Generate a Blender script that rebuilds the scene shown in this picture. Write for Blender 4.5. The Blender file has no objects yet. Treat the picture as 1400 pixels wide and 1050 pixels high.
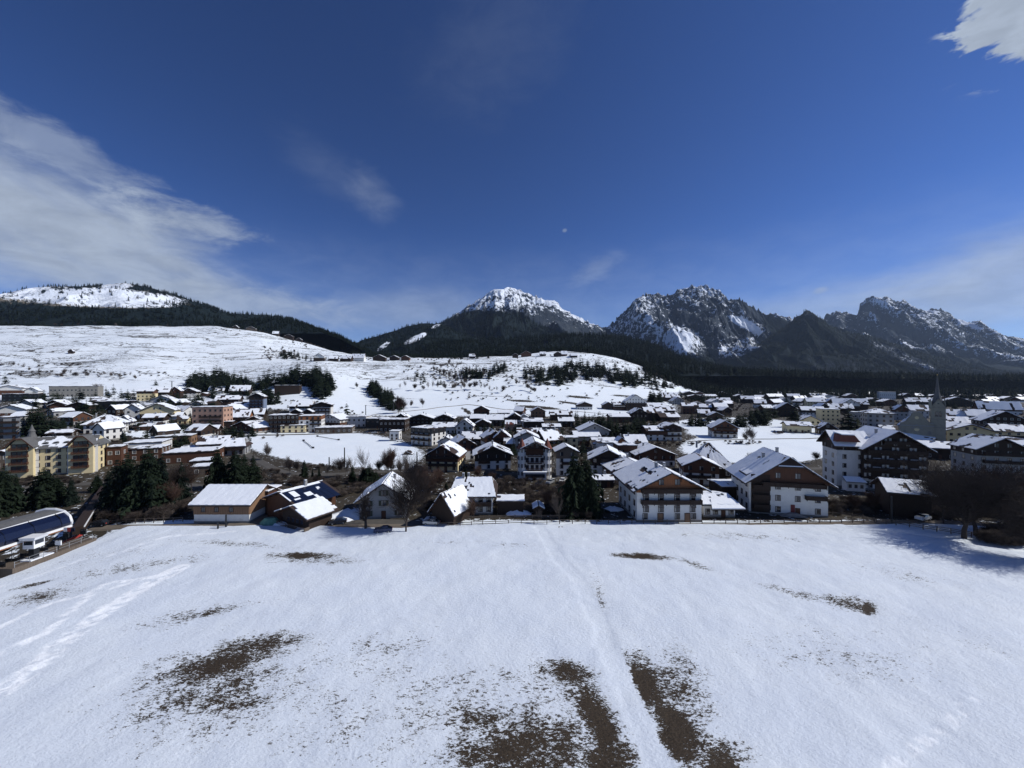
import bpy, math, random
import numpy as np
R = math.radians
random.seed(7); rng = np.random.default_rng(7)
sc = bpy.context.scene
col = sc.collection

# ------------------------------------------------------------------ camera
CZ, HOR, F = 36.0, 525.0, 526.0       # eye height over the valley floor, horizon row and focal length of the 1400 px photograph
cam = bpy.data.cameras.new('camera'); camo = bpy.data.objects.new('camera', cam); col.objects.link(camo)
camo.location = (0, 0, CZ); camo.rotation_euler = (R(90), 0, 0)
cam.sensor_width = 36; cam.lens = 36 * F / 1400; cam.clip_start = .5; cam.clip_end = 30000
sc.camera = camo
# ------------------------------------------------------------------ light
SUN_AZ, SUN_EL = R(87), R(39)          # azimuth clockwise from +Y (view direction)
SUN_STRENGTH, SKY_STRENGTH, EXPOSURE = 4.8, 0.052, -0.16
sd = (math.sin(SUN_AZ)*math.cos(SUN_EL), math.cos(SUN_AZ)*math.cos(SUN_EL), math.sin(SUN_EL))
sun = bpy.data.lights.new('sun', 'SUN'); suno = bpy.data.objects.new('sun', sun); col.objects.link(suno)
sun.energy = SUN_STRENGTH; sun.angle = R(.53); sun.color = (1, .975, .92)
from mathutils import Vector, Matrix
suno.rotation_euler = Vector(sd).to_track_quat('Z', 'Y').to_euler()
suno.location = (60, 0, 90)
sc.view_settings.view_transform = 'Standard'; sc.view_settings.look = 'None'
sc.view_settings.exposure = EXPOSURE; sc.view_settings.gamma = 1; sc.view_settings.use_curve_mapping = False
sc.cycles.max_bounces = 5; sc.cycles.diffuse_bounces = 2; sc.cycles.volume_bounces = 0

class NB:                               # little helper that writes node maths
    def __init__(s, nt): s.nt = nt; s.n = nt.nodes; s.l = nt.links
    def node(s, t, **k):
        o = s.n.new(t)
        for a, v in k.items(): setattr(o, a, v)
        return o
    def set(s, inp, v):
        if isinstance(v, bpy.types.NodeSocket): s.l.new(v, inp)
        else: inp.default_value = v
    def m(s, op, a, b=0.0, c=None, clamp=False):
        o = s.node('ShaderNodeMath', operation=op, use_clamp=clamp); s.set(o.inputs[0], a); s.set(o.inputs[1], b)
        if c is not None: s.set(o.inputs[2], c)
        return o.outputs[0]
    def ramp(s, x, lo, hi, a=0.0, b=1.0, smooth=True):
        o = s.node('ShaderNodeMapRange', interpolation_type='SMOOTHSTEP' if smooth else 'LINEAR')
        s.set(o.inputs[0], x)
        for i, v in enumerate((lo, hi, a, b)): s.set(o.inputs[i+1], v)
        return o.outputs[0]
    def mix(s, f, a, b, blend='MIX'):
        o = s.node('ShaderNodeMix', data_type='RGBA', blend_type=blend); s.set(o.inputs[0], f); s.set(o.inputs[6], a); s.set(o.inputs[7], b)
        return o.outputs[2]
    def noise(s, vec, scale, detail=4, rough=.55, dist=0):
        o = s.node('ShaderNodeTexNoise'); s.set(o.inputs['Vector'], vec); o.inputs['Scale'].default_value = scale
        o.inputs['Detail'].default_value = detail; o.inputs['Roughness'].default_value = rough; o.inputs['Distortion'].default_value = dist
        return o.outputs[0]
    def xyz(s, v):
        o = s.node('ShaderNodeSeparateXYZ'); s.set(o.inputs[0], v); return o.outputs
    def comb(s, x, y, z):
        o = s.node('ShaderNodeCombineXYZ'); s.set(o.inputs[0], x); s.set(o.inputs[1], y); s.set(o.inputs[2], z); return o.outputs[0]
    def mapping(s, v, loc=(0,0,0), rot=(0,0,0), scale=(1,1,1)):
        o = s.node('ShaderNodeMapping'); s.set(o.inputs[0], v); o.inputs[1].default_value = loc; o.inputs[2].default_value = rot; o.inputs[3].default_value = scale
        return o.outputs[0]
    def attr(s, name):
        return s.node('ShaderNodeAttribute', attribute_name=name).outputs['Fac']
    def bump(s, h, strength=.5, dist=.1):
        o = s.node('ShaderNodeBump'); o.inputs['Strength'].default_value = strength; o.inputs['Distance'].default_value = dist; s.set(o.inputs['Height'], h)
        return o.outputs[0]

def c4(c): return (c[0], c[1], c[2], 1)
world = bpy.data.worlds.new('World'); sc.world = world; world.use_nodes = True
w = NB(world.node_tree); w.n.clear()
def azel(px, py):
    a = math.atan((px-700)/F); return a, math.atan((HOR-py)/F*math.cos(a))
sky = w.node('ShaderNodeTexSky', sky_type='NISHITA'); sky.sun_disc = False
sky.sun_elevation = SUN_EL; sky.sun_rotation = SUN_AZ; sky.altitude = 2200; sky.air_density = .9; sky.dust_density = .35; sky.ozone_density = 3.0
tc = w.node('ShaderNodeTexCoord').outputs['Generated']
dx, dy, dz = w.xyz(tc)
az = w.m('ARCTAN2', dx, dy); el = w.m('ARCSINE', dz)
sp = w.comb(az, el, 0)
def blob(px, py, rx, ry, rot, soft=1.0):          # soft elliptical region of sky, radii in degrees
    a0, e0 = azel(px, py)
    v = w.mapping(w.comb(w.m('SUBTRACT', az, a0), w.m('SUBTRACT', el, e0), 0), rot=(0, 0, R(rot)))
    x, y, _ = w.xyz(v)
    x = w.m('DIVIDE', x, R(rx)); y = w.m('DIVIDE', y, R(ry))
    d = w.m('SQRT', w.m('ADD', w.m('MULTIPLY', x, x), w.m('MULTIPLY', y, y)))
    return w.ramp(d, 1.0, 1.0-soft)
# streaky cirrus veil: noise stretched along the wind
vs = w.mapping(sp, rot=(0, 0, R(14)), scale=(1.0, 3.0, 1))
streak = w.noise(vs, 5.0, 9, .6, .7)
fine = w.noise(w.mapping(sp, rot=(0,0,R(-20)), scale=(1, 2.4, 1)), 11.0, 10, .66, .4)
dens = 0.0
fray = w.noise(w.mapping(sp, rot=(0, 0, R(52)), scale=(1, 3.4, 1)), 9.0, 8, .62, .5)
def cloud(mask, tex, lo, hi, gain, k=1.5):
    global dens
    v = w.ramp(w.m('ADD', mask, w.m('MULTIPLY', w.m('SUBTRACT', tex, .5), k)), lo, hi, 0, gain)
    v = w.m('MULTIPLY', v, w.ramp(mask, 0, .22))
    dens = v if isinstance(dens, float) else w.m('SUBTRACT', 1.0, w.m('MULTIPLY', w.m('SUBTRACT', 1.0, dens), w.m('SUBTRACT', 1.0, v)))
cloud(blob(20, 290, 27, 8.5, 12, 1), streak, .05, .95, .86, 1.05)
cloud(blob(250, 300, 13, 3.6, 4, 1), fine, .25, 1.0, .62, 1.7)
cloud(blob(70, 200, 17, 3.4, 16, 1), fine, .20, 1.0, .42, 1.7)
cloud(blob(120, 372, 34, 5.0, 2, 1), fine, .10, 1.2, .44, 1.2)
cloud(blob(330, 418, 22, 4.4, 2, 1), fine, .10, 1.0, .52, 1.0)
cloud(blob(560, 425, 20, 5.0, -4, 1), streak, .05, 1.2, .36, .8)
cloud(blob(1398, 10, 6.5, 6.6, -38, 1), fray, .30, .62, .92, 3.2)
cloud(blob(1385, 390, 20, 8, -12, 1), streak, .05, 1.0, .60, 1.0)
cloud(blob(1130, 420, 22, 5.0, -6, 1), streak, .05, 1.1, .40, .8)
cloud(blob(512, 268, 6.5, 4.6, 35, 1), fine, .15, 1.2, .17, 1.0)
cloud(blob(452, 235, 12, 5, 25, 1), fine, .2, 1.2, .07, 1.0)
cloud(blob(815, 368, 7, 2.6, -22, 1), fine, .1, 1.2, .20, 1.0)
cloud(blob(772, 315, .7, .5, -10, 1), fine, .2, 1.0, .35, .6)
cloud(blob(1122, 397, 1.4, .8, -10, 1), fine, .2, 1.0, .35, .8)
cloud(blob(680, 60, 24, 12, -20, 1), fine, .2, 1.2, .05, 1.0)
cloud(w.ramp(w.m('ABSOLUTE', el), .42, .0), fine, -.2, 1.5, .40, .5)
# behind and above the camera: a few more of the same thin streaks
cloud(w.m('MULTIPLY', w.ramp(dy, .1, -.2), w.ramp(dz, .05, .3)), streak, .9, 1.3, .4, 1.5)
skyc = w.mix(1.0, sky.outputs[0], c4((.745, .965, 1.28)), 'MULTIPLY')
g = w.node('ShaderNodeGamma'); w.set(g.inputs[0], skyc); g.inputs[1].default_value = 1.28
lum = w.ramp(fine, .3, .7, .86, 1.12)
cl = w.mix(dens, g.outputs[0], w.mix(1.0, c4((9.2, 10.6, 12.6)), w.comb(lum, lum, lum), 'MULTIPLY'))
bg = w.node('ShaderNodeBackground'); w.set(bg.inputs[0], cl); bg.inputs[1].default_value = SKY_STRENGTH
world.cycles.sampling_method = 'MANUAL'; world.cycles.sample_map_resolution = 256
wo = w.node('ShaderNodeOutputWorld'); w.l.new(bg.outputs[0], wo.inputs[0])

# ------------------------------------------------------------------ numpy noise
def _h(ix, iy, s):
    h = (ix.astype(np.int64)*374761393 + iy.astype(np.int64)*668265263 + s*974634777) & 0xffffffff
    h = ((h ^ (h >> 13))*1274126177) & 0xffffffff
    return ((h ^ (h >> 16)) & 0xffff)/65535.0
def vn(x, y, s=0):
    x = np.asarray(x, float); y = np.asarray(y, float)
    ix = np.floor(x); iy = np.floor(y); fx = x-ix; fy = y-iy; fx = fx*fx*(3-2*fx); fy = fy*fy*(3-2*fy)
    a = _h(ix, iy, s); b = _h(ix+1, iy, s); c = _h(ix, iy+1, s); d = _h(ix+1, iy+1, s)
    return (a*(1-fx)+b*fx)*(1-fy)+(c*(1-fx)+d*fx)*fy
def fbm(x, y, s=0, o=5, g=.5):
    t = 0; a = 1; n = 0
    for i in range(o): t = t+a*vn(x*2**i+i*17.3, y*2**i-i*9.1, s+i); n += a; a *= g
    return t/n
def ridged(x, y, s=0, o=6, g=.55):
    t = 0; a = 1; n = 0; wgt = 1
    for i in range(o):
        v = 1-np.abs(2*vn(x*2**i+i*7.7, y*2**i+i*3.3, s+i)-1); v = v*v*wgt; wgt = np.clip(v*1.7, 0, 1)
        t = t+a*v; n += a; a *= g
    return t/n
def sstep(a, b, x):
    t = np.clip((np.asarray(x, float)-a)/(b-a), 0, 1); return t*t*(3-2*t)

# ------------------------------------------------------------------ the ground
KY = [5, 60, 98, 150, 200, 300, 400, 500, 600, 750, 900, 1100, 1400, 2000, 3200]
KT = {   # azimuth column: height above the valley floor
 -500: [0, 0, 0, 2, 6, 14, 26, 40, 58, 96, 150, 215, 235, 260, 300],
    0: [0, 0, -2, 0, 5, 12, 21, 28, 48, 94, 150, 205, 224, 240, 260],
  100: [0, 0, -1, 0, 5, 11, 20, 27, 46, 93, 149, 206, 224, 240, 260],
  200: [0, 0, 0, 0, 2, 7, 13, 22, 45, 90, 147, 208, 224, 240, 260],
  300: [0, 0, 0, 0, 0, 3, 8, 16, 30, 66, 128, 207, 222, 240, 260],
  350: [0, 0, 0, 0, 0, 2, 7, 15, 34, 72, 116, 193, 205, 220, 240],
  400: [0, 0, 0, 0, 0, 1, 6, 16, 50, 78, 98, 163, 180, 200, 220],
  450: [0, 0, 0, 0, 0, 0, 4, 12, 44, 82, 98, 138, 150, 170, 200],
  500: [0, 0, 0, 0, 0, 0, 0, 5, 32, 66, 94, 108, 120, 150, 180],
  600: [0, 0, 0, 0, 0, 0, 0, 4, 25, 60, 96, 109, 116, 140, 180],
  700: [0, 0, 0, 0, 0, 0, 0, 4, 21, 58, 92, 118, 124, 140, 180],
  760: [0, 0, 0, 0, 0, 0, 0, 3, 18, 52, 88, 134, 138, 145, 180],
  800: [0, 0, 0, 0, 0, 0, 0, 2, 14, 42, 80, 136, 142, 150, 180],
  850: [0, 0, 0, 0, 0, 0, 0, 0, 9, 34, 70, 110, 122, 135, 150],
  900: [0, 0, 0, 0, 0, 0, 0, 0, 5, 22, 50, 68, 84, 100, 120],
  950: [0, 0, 0, 0, 0, 0, 0, 0, 0, 5, 17, 24, 32, 60, 90],
 1000: [0, 0, 0, 0, 0, 0, 0, 0, 0, 0, 2, 5, 12, 40, 80],
 1200: [0, 0, 0, 0, 0, 0, 0, 0, 0, 0, 2, 4, 10, 30, 80],
 1400: [0, 0, -1, 0, 0, 0, 0, 0, 0, 0, 2, 4, 10, 30, 80],
 1900: [0, 0, -2, 0, 0, 0, 0, 0, 0, 0, 2, 4, 10, 30, 80]}
UG = np.linspace(-2.4, 2.4, 481); LG = np.linspace(math.log(5), math.log(3200), 400)
_k = sorted(KT); _t = np.array([np.interp(LG, np.log(KY), KT[k]) for k in _k])
TAB = np.array([np.interp(UG, [(k-700)/F for k in _k], _t[:, j]) for j in range(len(LG))]).T
def _blur(a, ax, n):
    k = np.hanning(n+2)[1:-1]; k /= k.sum()
    p = [(0, 0), (0, 0)]; p[ax] = (n//2, n//2)
    return np.apply_along_axis(lambda v: np.convolve(v, k, 'valid'), ax, np.pad(a, p, 'edge'))
TAB = _blur(_blur(TAB, 0, 15), 1, 17)
def G(x, y):
    x = np.asarray(x, float); y = np.asarray(y, float)
    yy = np.clip(y, 5.01, 3199); u = np.clip(x/np.maximum(yy, 25), -2.39, 2.39)
    a = (u-UG[0])/(UG[1]-UG[0]); b = (np.log(yy)-LG[0])/(LG[1]-LG[0])
    i = a.astype(int); j = b.astype(int); i = np.clip(i, 0, len(UG)-2); j = np.clip(j, 0, len(LG)-2); fa = a-i; fb = b-j
    z = (TAB[i, j]*(1-fa)+TAB[i+1, j]*fa)*(1-fb)+(TAB[i, j+1]*(1-fa)+TAB[i+1, j+1]*fa)*fb
    far = sstep(180, 600, y)
    z = z+far*(fbm(x/90, y/90, 3, 4)-.5)*11*sstep(10, 60, z)
    z = z+(fbm(x/23, y/23, 5, 3)-.5)*.8*sstep(60, 130, y)
    # the ground drops away below the lift station at the left
    z = z-2.6*sstep(-96, -104, x)*sstep(100, 84, y)
    # and behind the bent fence at the right
    return z
YS = np.geomspace(25, 2600, 3000)
def hit(px, py):
    """where the sight line of a photograph pixel meets the ground"""
    u = (px-700)/F; zr = CZ+(HOR-py)/F*YS; g = G(u*YS, YS)
    b = np.nonzero(zr < g)[0]
    if not len(b):                       # just over a crest: the nearest point of the crest
        b = [int(np.argmax(np.where(YS < 1250, (g-zr)/YS, -9)))]
    Y = float(YS[b[0]]); return Vector((u*Y, Y, float(g[b[0]])))
def gz(x, y): return float(G(np.array([x]), np.array([y]))[0])

# ------------------------------------------------------------------ materials
MT = {}
def new_mat(name):
    m = bpy.data.materials.new(name); m.use_nodes = True; MT[name] = m
    b = m.node_tree.nodes['Principled BSDF']; nb = NB(m.node_tree)
    return m, b, nb
def mat(name, c, rough=.8, var=.25, scale=1.5, bump=0, metal=0, spec=.3, stretch=(1, 1, 1), grime=None):
    m, b, nb = new_mat(name)
    v = nb.mapping(nb.node('ShaderNodeTexCoord').outputs['Object'], scale=stretch)
    n = nb.noise(v, scale, 6, .65)
    k = nb.ramp(n, .25, .75, 1-var, 1+var, False)
    cc = nb.mix(1.0, c4(c), nb.comb(k, k, k), 'MULTIPLY')
    if grime: cc = nb.mix(nb.ramp(nb.noise(v, scale*.4, 5, .7), .5, .72, 0, .6), cc, c4(grime))
    nb.set(b.inputs['Base Color'], cc); b.inputs['Roughness'].default_value = rough; b.inputs['Metallic'].default_value = metal
    b.inputs['Specular IOR Level'].default_value = spec
    if bump: nb.set(b.inputs['Normal'], nb.bump(n, bump, .05))
    return m
SNOW = (.80, .85, .90)
mat('roof_snow', (.82, .85, .90), .55, .05, 1.2, .5)
mat('plaster_white', (.66, .65, .62), .9, .08, .8, grime=(.50, .48, .44))
mat('plaster_grey', (.30, .30, .30), .9, .12, .8)
mat('plaster_cream', (.68, .57, .34), .9, .10, .8)
mat('plaster_pink', (.42, .26, .19), .9, .10, .8)
mat('plaster_blue', (.16, .20, .28), .9, .10, .8)
mat('stone_grey', (.22, .21, .19), .9, .25, 1.2)
mat('stone_church', (.30, .28, .22), .9, .16, .9)
mat('concrete', (.24, .23, .22), .9, .2, 1)
st = (6, 6, .35)
mat('wood_dark', (.030, .018, .013), .75, .5, 1.5, stretch=st)
mat('wood_brown', (.085, .038, .022), .75, .45, 1.5, stretch=st)
mat('wood_orange', (.26, .105, .045), .75, .40, 1.5, stretch=st)
mat('wood_weathered', (.21, .125, .075), .8, .45, 1.5, stretch=st)
mat('wood_grey', (.12, .095, .075), .85, .4, 1.5, stretch=st)
mat('roof_brown', (.045, .030, .026), .8, .3, 2)
mat('roof_red', (.16, .055, .04), .8, .3, 2)
mat('roof_slate', (.11, .11, .11), .7, .3, 2)
mat('metal_dark', (.03, .032, .036), .45, .1, 2, metal=.5)
mat('metal_light', (.42, .43, .44), .4, .1, 2, metal=.6)
mat('canopy_blue', (.005, .009, .030), .25, .1, .7, spec=.6)
mat('paint_white', (.75, .75, .75), .4, .05, 2)
mat('glass', (.018, .024, .034), .08, .2, .6, spec=.8)
mat('solar_glass', (.008, .013, .035), .12, .2, .8, spec=.7)
mat('curtain', (.40, .39, .36), .5, .2, 3)
mat('door_red', (.15, .03, .03), .6, .1, 2)
mat('frame_white', (.62, .61, .58), .6, .05, 2)
mat('frame_brown', (.05, .025, .018), .6, .1, 2)
mat('shutter_red', (.13, .035, .03), .6, .2, 2)
mat('shutter_green', (.05, .06, .045), .6, .2, 2)
mat('bark', (.060, .047, .040), .95, .35, 6)
mat('twig', (.044, .033, .028), .95, .35, 3)
mat('twig_grey', (.10, .08, .068), .95, .35, 3)
mat('twig_red', (.062, .036, .027), .95, .35, 3)
mat('needles', (.012, .019, .011), .9, .5, 1.2, spec=.1)
mat('needles_blue', (.010, .016, .012), .9, .5, 1.2, spec=.1)
mat('hedge', (.014, .018, .010), .9, .5, 2, spec=.1)
mat('asphalt', (.085, .078, .070), .9, .25, .6)
mat('dirt_road', (.15, .125, .10), .95, .35, .35)
mat('tyre', (.012, .012, .012), .8, .1, 3)
mat('car_blue', (.02, .035, .10), .25, .05, 3, spec=.6)
mat('car_silver', (.42, .43, .44), .3, .05, 3, metal=.5)
mat('car_white', (.7, .7, .7), .3, .05, 3)
mat('car_dark', (.02, .02, .024), .25, .05, 3, spec=.6)
mat('car_red', (.25, .02, .02), .3, .05, 3)
mat('tarp_green', (.10, .22, .17), .6, .3, 2)
mat('red_plastic', (.4, .05, .04), .5, .1, 2)
mat('gold', (.5, .34, .12), .3, .1, 2, metal=.9)

def ground_mat(name, fine=True):
    m, b, nb = new_mat(name)
    P = nb.node('ShaderNodeNewGeometry').outputs['Position']
    x, y, z = nb.xyz(P)
    bare = nb.attr('bare'); hill = nb.attr('hill')
    n1 = nb.noise(P, .55, 8, .68); n2 = nb.noise(P, .09, 6, .6); n3 = nb.noise(P, 2.6, 6, .7)
    # snow colour with faint dirt
    snow = nb.mix(nb.ramp(n2, .35, .7, 0, .5), c4(SNOW), c4((.73, .80, .87)))
    soil = nb.mix(nb.ramp(n3, .3, .7), c4((.024, .020, .015)), c4((.070, .058, .042)))
    f = nb.ramp(nb.m('ADD', bare, nb.m('MULTIPLY', nb.m('SUBTRACT', n1, .5), 1.5)), .46, .54)
    # thin bare strips running along the contours of the farmed slopes
    zz = nb.m('ADD', nb.m('ADD', nb.m('MULTIPLY', z, 1.0), nb.m('MULTIPLY', x, .022)), nb.m('MULTIPLY', nb.m('SUBTRACT', nb.noise(nb.mapping(P, scale=(.35, .35, 1)), .035, 5, .6), .5), 52))
    band = nb.noise(nb.comb(nb.m('MULTIPLY', x, .0035), nb.m('MULTIPLY', y, .0016), nb.m('MULTIPLY', zz, .42)), 1.0, 6, .74)
    gate = nb.noise(nb.mapping(P, scale=(.4, 1, 2)), .022, 5, .65)
    line = nb.m('MULTIPLY', nb.ramp(band, .53, .575), nb.ramp(nb.m('ADD', nb.m('MULTIPLY', hill, .5), gate), .80, .98))
    crumb = nb.ramp(nb.noise(nb.mapping(P, scale=(.5, 1, 1.6)), .16, 7, .75), .63, .68)
    line = nb.m('MAXIMUM', nb.m('MULTIPLY', line, .95), nb.m('MULTIPLY', nb.m('MULTIPLY', crumb, hill), .75))
    line = nb.m('MULTIPLY', line, nb.ramp(hill, 0, .3))
    f = nb.m('MAXIMUM', f, line)
    nb.set(b.inputs['Base Color'], nb.mix(f, snow, soil)); b.inputs['Roughness'].default_value = .8
    b.inputs['Specular IOR Level'].default_value = .15
    h = nb.m('ADD', nb.m('MULTIPLY', n3, .25), nb.m('MULTIPLY', n1, .8))
    nb.set(b.inputs['Normal'], nb.bump(h, .5, .5))
    return m
ground_mat('ground')
def field_mat():
    m, b, nb = new_mat('field_snow')
    P = nb.node('ShaderNodeNewGeometry').outputs['Position']
    bare = nb.attr('bare'); track = nb.attr('track')
    A = nb.mapping(P, rot=(0, 0, R(-35)), scale=(1, 1.9, 1))
    n1 = nb.noise(A, 1.25, 9, .72, .25); n0 = nb.noise(P, .11, 5, .6); n3 = nb.noise(P, 7, 5, .7)
    snow = nb.mix(nb.ramp(n0, .3, .7), c4((.695, .745, .81)), c4((.645, .70, .785)))
    snow = nb.mix(nb.m('MULTIPLY', track, 1.0), snow, c4((.93, .96, 1.0)))
    soil = nb.mix(nb.ramp(n3, .3, .7), c4((.018, .013, .009)), c4((.066, .048, .031)))
    n4 = nb.noise(nb.mapping(P, rot=(0, 0, R(-30)), scale=(1, 1.7, 1)), 3.3, 7, .75); nl = nb.noise(P, .33, 5, .6)
    amp = nb.m('ADD', nb.m('MULTIPLY', nb.m('SUBTRACT', n1, .5), 1.3), nb.m('ADD', nb.m('MULTIPLY', nb.m('SUBTRACT', n4, .5), 1.7), nb.m('MULTIPLY', nb.m('SUBTRACT', nl, .5), .8)))
    tot = nb.m('ADD', nb.m('MULTIPLY', bare, .78), amp)
    f = nb.ramp(tot, .46, .53)
    f = nb.m('MULTIPLY', f, nb.ramp(bare, .02, .10))
    thin = nb.ramp(tot, .28, .50, 0, .30)
    snow = nb.mix(nb.m('MULTIPLY', thin, nb.ramp(bare, .02, .2)), snow, c4((.36, .34, .32)))
    nb.set(b.inputs['Base Color'], nb.mix(f, snow, soil)); b.inputs['Roughness'].default_value = .7
    b.inputs['Specular IOR Level'].default_value = .2
    mid = nb.noise(nb.mapping(P, scale=(1, 1.5, 1)), 2.2, 6, .62)
    h = nb.m('ADD', nb.m('MULTIPLY', mid, .34), nb.m('MULTIPLY', n3, .10))
    h = nb.m('SUBTRACT', h, nb.m('MULTIPLY', f, .28))
    nb.set(b.inputs['Normal'], nb.bump(h, .9, .42))
field_mat()
def mountain_mat(name, rock, rock2, fs=.012, snowc=(.74, .79, .88)):
    m, b, nb = new_mat(name)
    P = nb.node('ShaderNodeNewGeometry').outputs['Position']
    sn = nb.attr('snow'); fo = nb.attr('forest')
    n = nb.noise(nb.mapping(P, scale=(1, 1, .8)), fs, 9, .72, .2); n2 = nb.noise(P, fs*2.4, 7, .78); n3 = nb.noise(P, fs*.5, 6, .6)
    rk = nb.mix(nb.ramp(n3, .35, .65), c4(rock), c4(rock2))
    s = nb.m('ADD', sn, nb.m('ADD', nb.m('MULTIPLY', nb.m('SUBTRACT', n, .5), 1.5), nb.m('MULTIPLY', nb.m('SUBTRACT', n2, .5), 2.0)))
    cc = nb.mix(nb.ramp(s, .46, .56), rk, c4(snowc))
    ff = nb.ramp(nb.m('ADD', fo, nb.m('ADD', nb.m('MULTIPLY', nb.m('SUBTRACT', n2, .5), 1.7), nb.m('MULTIPLY', nb.m('SUBTRACT', n, .5), .5))), .42, .56)
    fc = nb.mix(nb.ramp(n2, .3, .7), c4((.007, .012, .014)), c4((.014, .022, .024)))
    nb.set(b.inputs['Base Color'], nb.mix(ff, cc, fc)); b.inputs['Roughness'].default_value = .95; b.inputs['Specular IOR Level'].default_value = .05
    nb.set(b.inputs['Normal'], nb.bump(nb.m('ADD', n, nb.m('MULTIPLY', n2, .4)), .8, 14))
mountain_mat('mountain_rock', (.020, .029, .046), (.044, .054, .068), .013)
mountain_mat('mountain_hill', (.10, .09, .075), (.16, .14, .11), .02)

# ------------------------------------------------------------------ mesh helpers
def tag(o, label=None, cat=None, group=None, kind=None):
    if label: o['label'] = label
    if cat: o['category'] = cat
    if group: o['group'] = group
    if kind: o['kind'] = kind
    return o
def empty(name, loc, rz=0, label=None, cat=None, group=None):
    o = bpy.data.objects.new(name, None); col.objects.link(o); o.location = loc; o.rotation_euler = (0, 0, rz); o.empty_display_size = .5
    return tag(o, label, cat, group)
def link(name, me, parent=None, loc=(0, 0, 0), rz=0):
    o = bpy.data.objects.new(name, me); col.objects.link(o); o.location = loc
    if rz: o.rotation_euler = (0, 0, rz)
    if parent: o.parent = parent
    return o
class MB:
    def __init__(s): s.v = []; s.f = []; s.mi = []; s.mats = []; s.cur = 0; s.sm = False
    def use(s, m):
        if m not in s.mats: s.mats.append(m)
        s.cur = s.mats.index(m); return s
    def add(s, vs, fs):
        o = len(s.v); s.v.extend(vs); s.f.extend([tuple(i+o for i in f) for f in fs]); s.mi.extend([s.cur]*len(fs)); return s
    def box(s, x0, x1, y0, y1, z0, z1):
        return s.add([(x0,y0,z0),(x1,y0,z0),(x1,y1,z0),(x0,y1,z0),(x0,y0,z1),(x1,y0,z1),(x1,y1,z1),(x0,y1,z1)],
                     [(0,3,2,1),(4,5,6,7),(0,1,5,4),(1,2,6,5),(2,3,7,6),(3,0,4,7)])
    def prism(s, poly, y0, y1):          # polygon in x-z, extruded along y
        n = len(poly)
        vs = [(x, y0, z) for x, z in poly]+[(x, y1, z) for x, z in poly]
        fs = [tuple(range(n)), tuple(range(2*n-1, n-1, -1))]+[(i, i+n, (i+1) % n+n, (i+1) % n) for i in range(n)]
        return s.add(vs, fs)
    def prismz(s, poly, z0, z1):
        n = len(poly)
        vs = [(x, y, z0) for x, y in poly]+[(x, y, z1) for x, y in poly]
        fs = [tuple(range(n-1, -1, -1)), tuple(range(n, 2*n))]+[(i, (i+1) % n, (i+1) % n+n, i+n) for i in range(n)]
        return s.add(vs, fs)
    def slab(s, q, th):                  # quad (or polygon) thickened downwards
        n = len(q); vs = [tuple(p) for p in q]+[(p[0], p[1], p[2]-th) for p in q]
        fs = [tuple(range(n)), tuple(range(2*n-1, n-1, -1))]+[(i, i+n, (i+1) % n+n, (i+1) % n) for i in range(n)]
        return s.add(vs, fs)
    def tube(s, p, q, r0, r1, n=6, cap=True):
        p = Vector(p); q = Vector(q); d = (q-p)
        if d.length < 1e-6: return s
        d.normalize(); a = d.orthogonal().normalized(); b = d.cross(a)
        vs = []
        for c, r in ((p, r0), (q, r1)):
            for i in range(n):
                t = 2*math.pi*i/n; vs.append(tuple(c+a*(math.cos(t)*r)+b*(math.sin(t)*r)))
        fs = [(i, (i+1) % n, (i+1) % n+n, i+n) for i in range(n)]
        if cap: fs += [tuple(range(n-1, -1, -1)), tuple(range(n, 2*n))]
        return s.add(vs, fs)
    def cone(s, c, r, h, n=8, r1=0): return s.tube(c, (c[0], c[1], c[2]+h), r, r1 if r1 else .01, n)
    def mesh(s, name):
        me = bpy.data.meshes.new(name); me.from_pydata(s.v, [], s.f)
        for m in s.mats: me.materials.append(MT[m])
        if len(s.mats) > 1: me.polygons.foreach_set('material_index', s.mi)
        if s.sm: me.polygons.foreach_set('use_smooth', [True]*len(s.f))
        me.update(); return me
    def build(s, name, parent=None, loc=(0, 0, 0), rz=0): return link(name, s.mesh(name), parent, loc, rz)
def grid_mesh(name, X, Y, Z, mat_name, attrs={}, smooth=True):
    ny, nx = X.shape; me = bpy.data.meshes.new(name)
    nv = nx*ny; me.vertices.add(nv)
    me.vertices.foreach_set('co', np.stack([X, Y, Z], -1).reshape(-1).astype(np.float32))
    i = np.arange(nv).reshape(ny, nx); q = np.stack([i[:-1, :-1], i[:-1, 1:], i[1:, 1:], i[1:, :-1]], -1).reshape(-1, 4)
    me.loops.add(q.size); me.loops.foreach_set('vertex_index', q.reshape(-1).astype(np.int32))
    me.polygons.add(len(q)); me.polygons.foreach_set('loop_start', np.arange(0, q.size, 4, dtype=np.int32))
    me.polygons.foreach_set('loop_total', np.full(len(q), 4, dtype=np.int32))
    me.update(calc_edges=True)
    me.polygons.foreach_set('use_smooth', np.full(len(q), smooth))
    for k, a in attrs.items():
        at = me.attributes.new(k, 'FLOAT', 'POINT'); at.data.foreach_set('value', np.asarray(a, np.float32).reshape(-1))
    me.materials.append(MT[mat_name]); me.update(); return me

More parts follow.
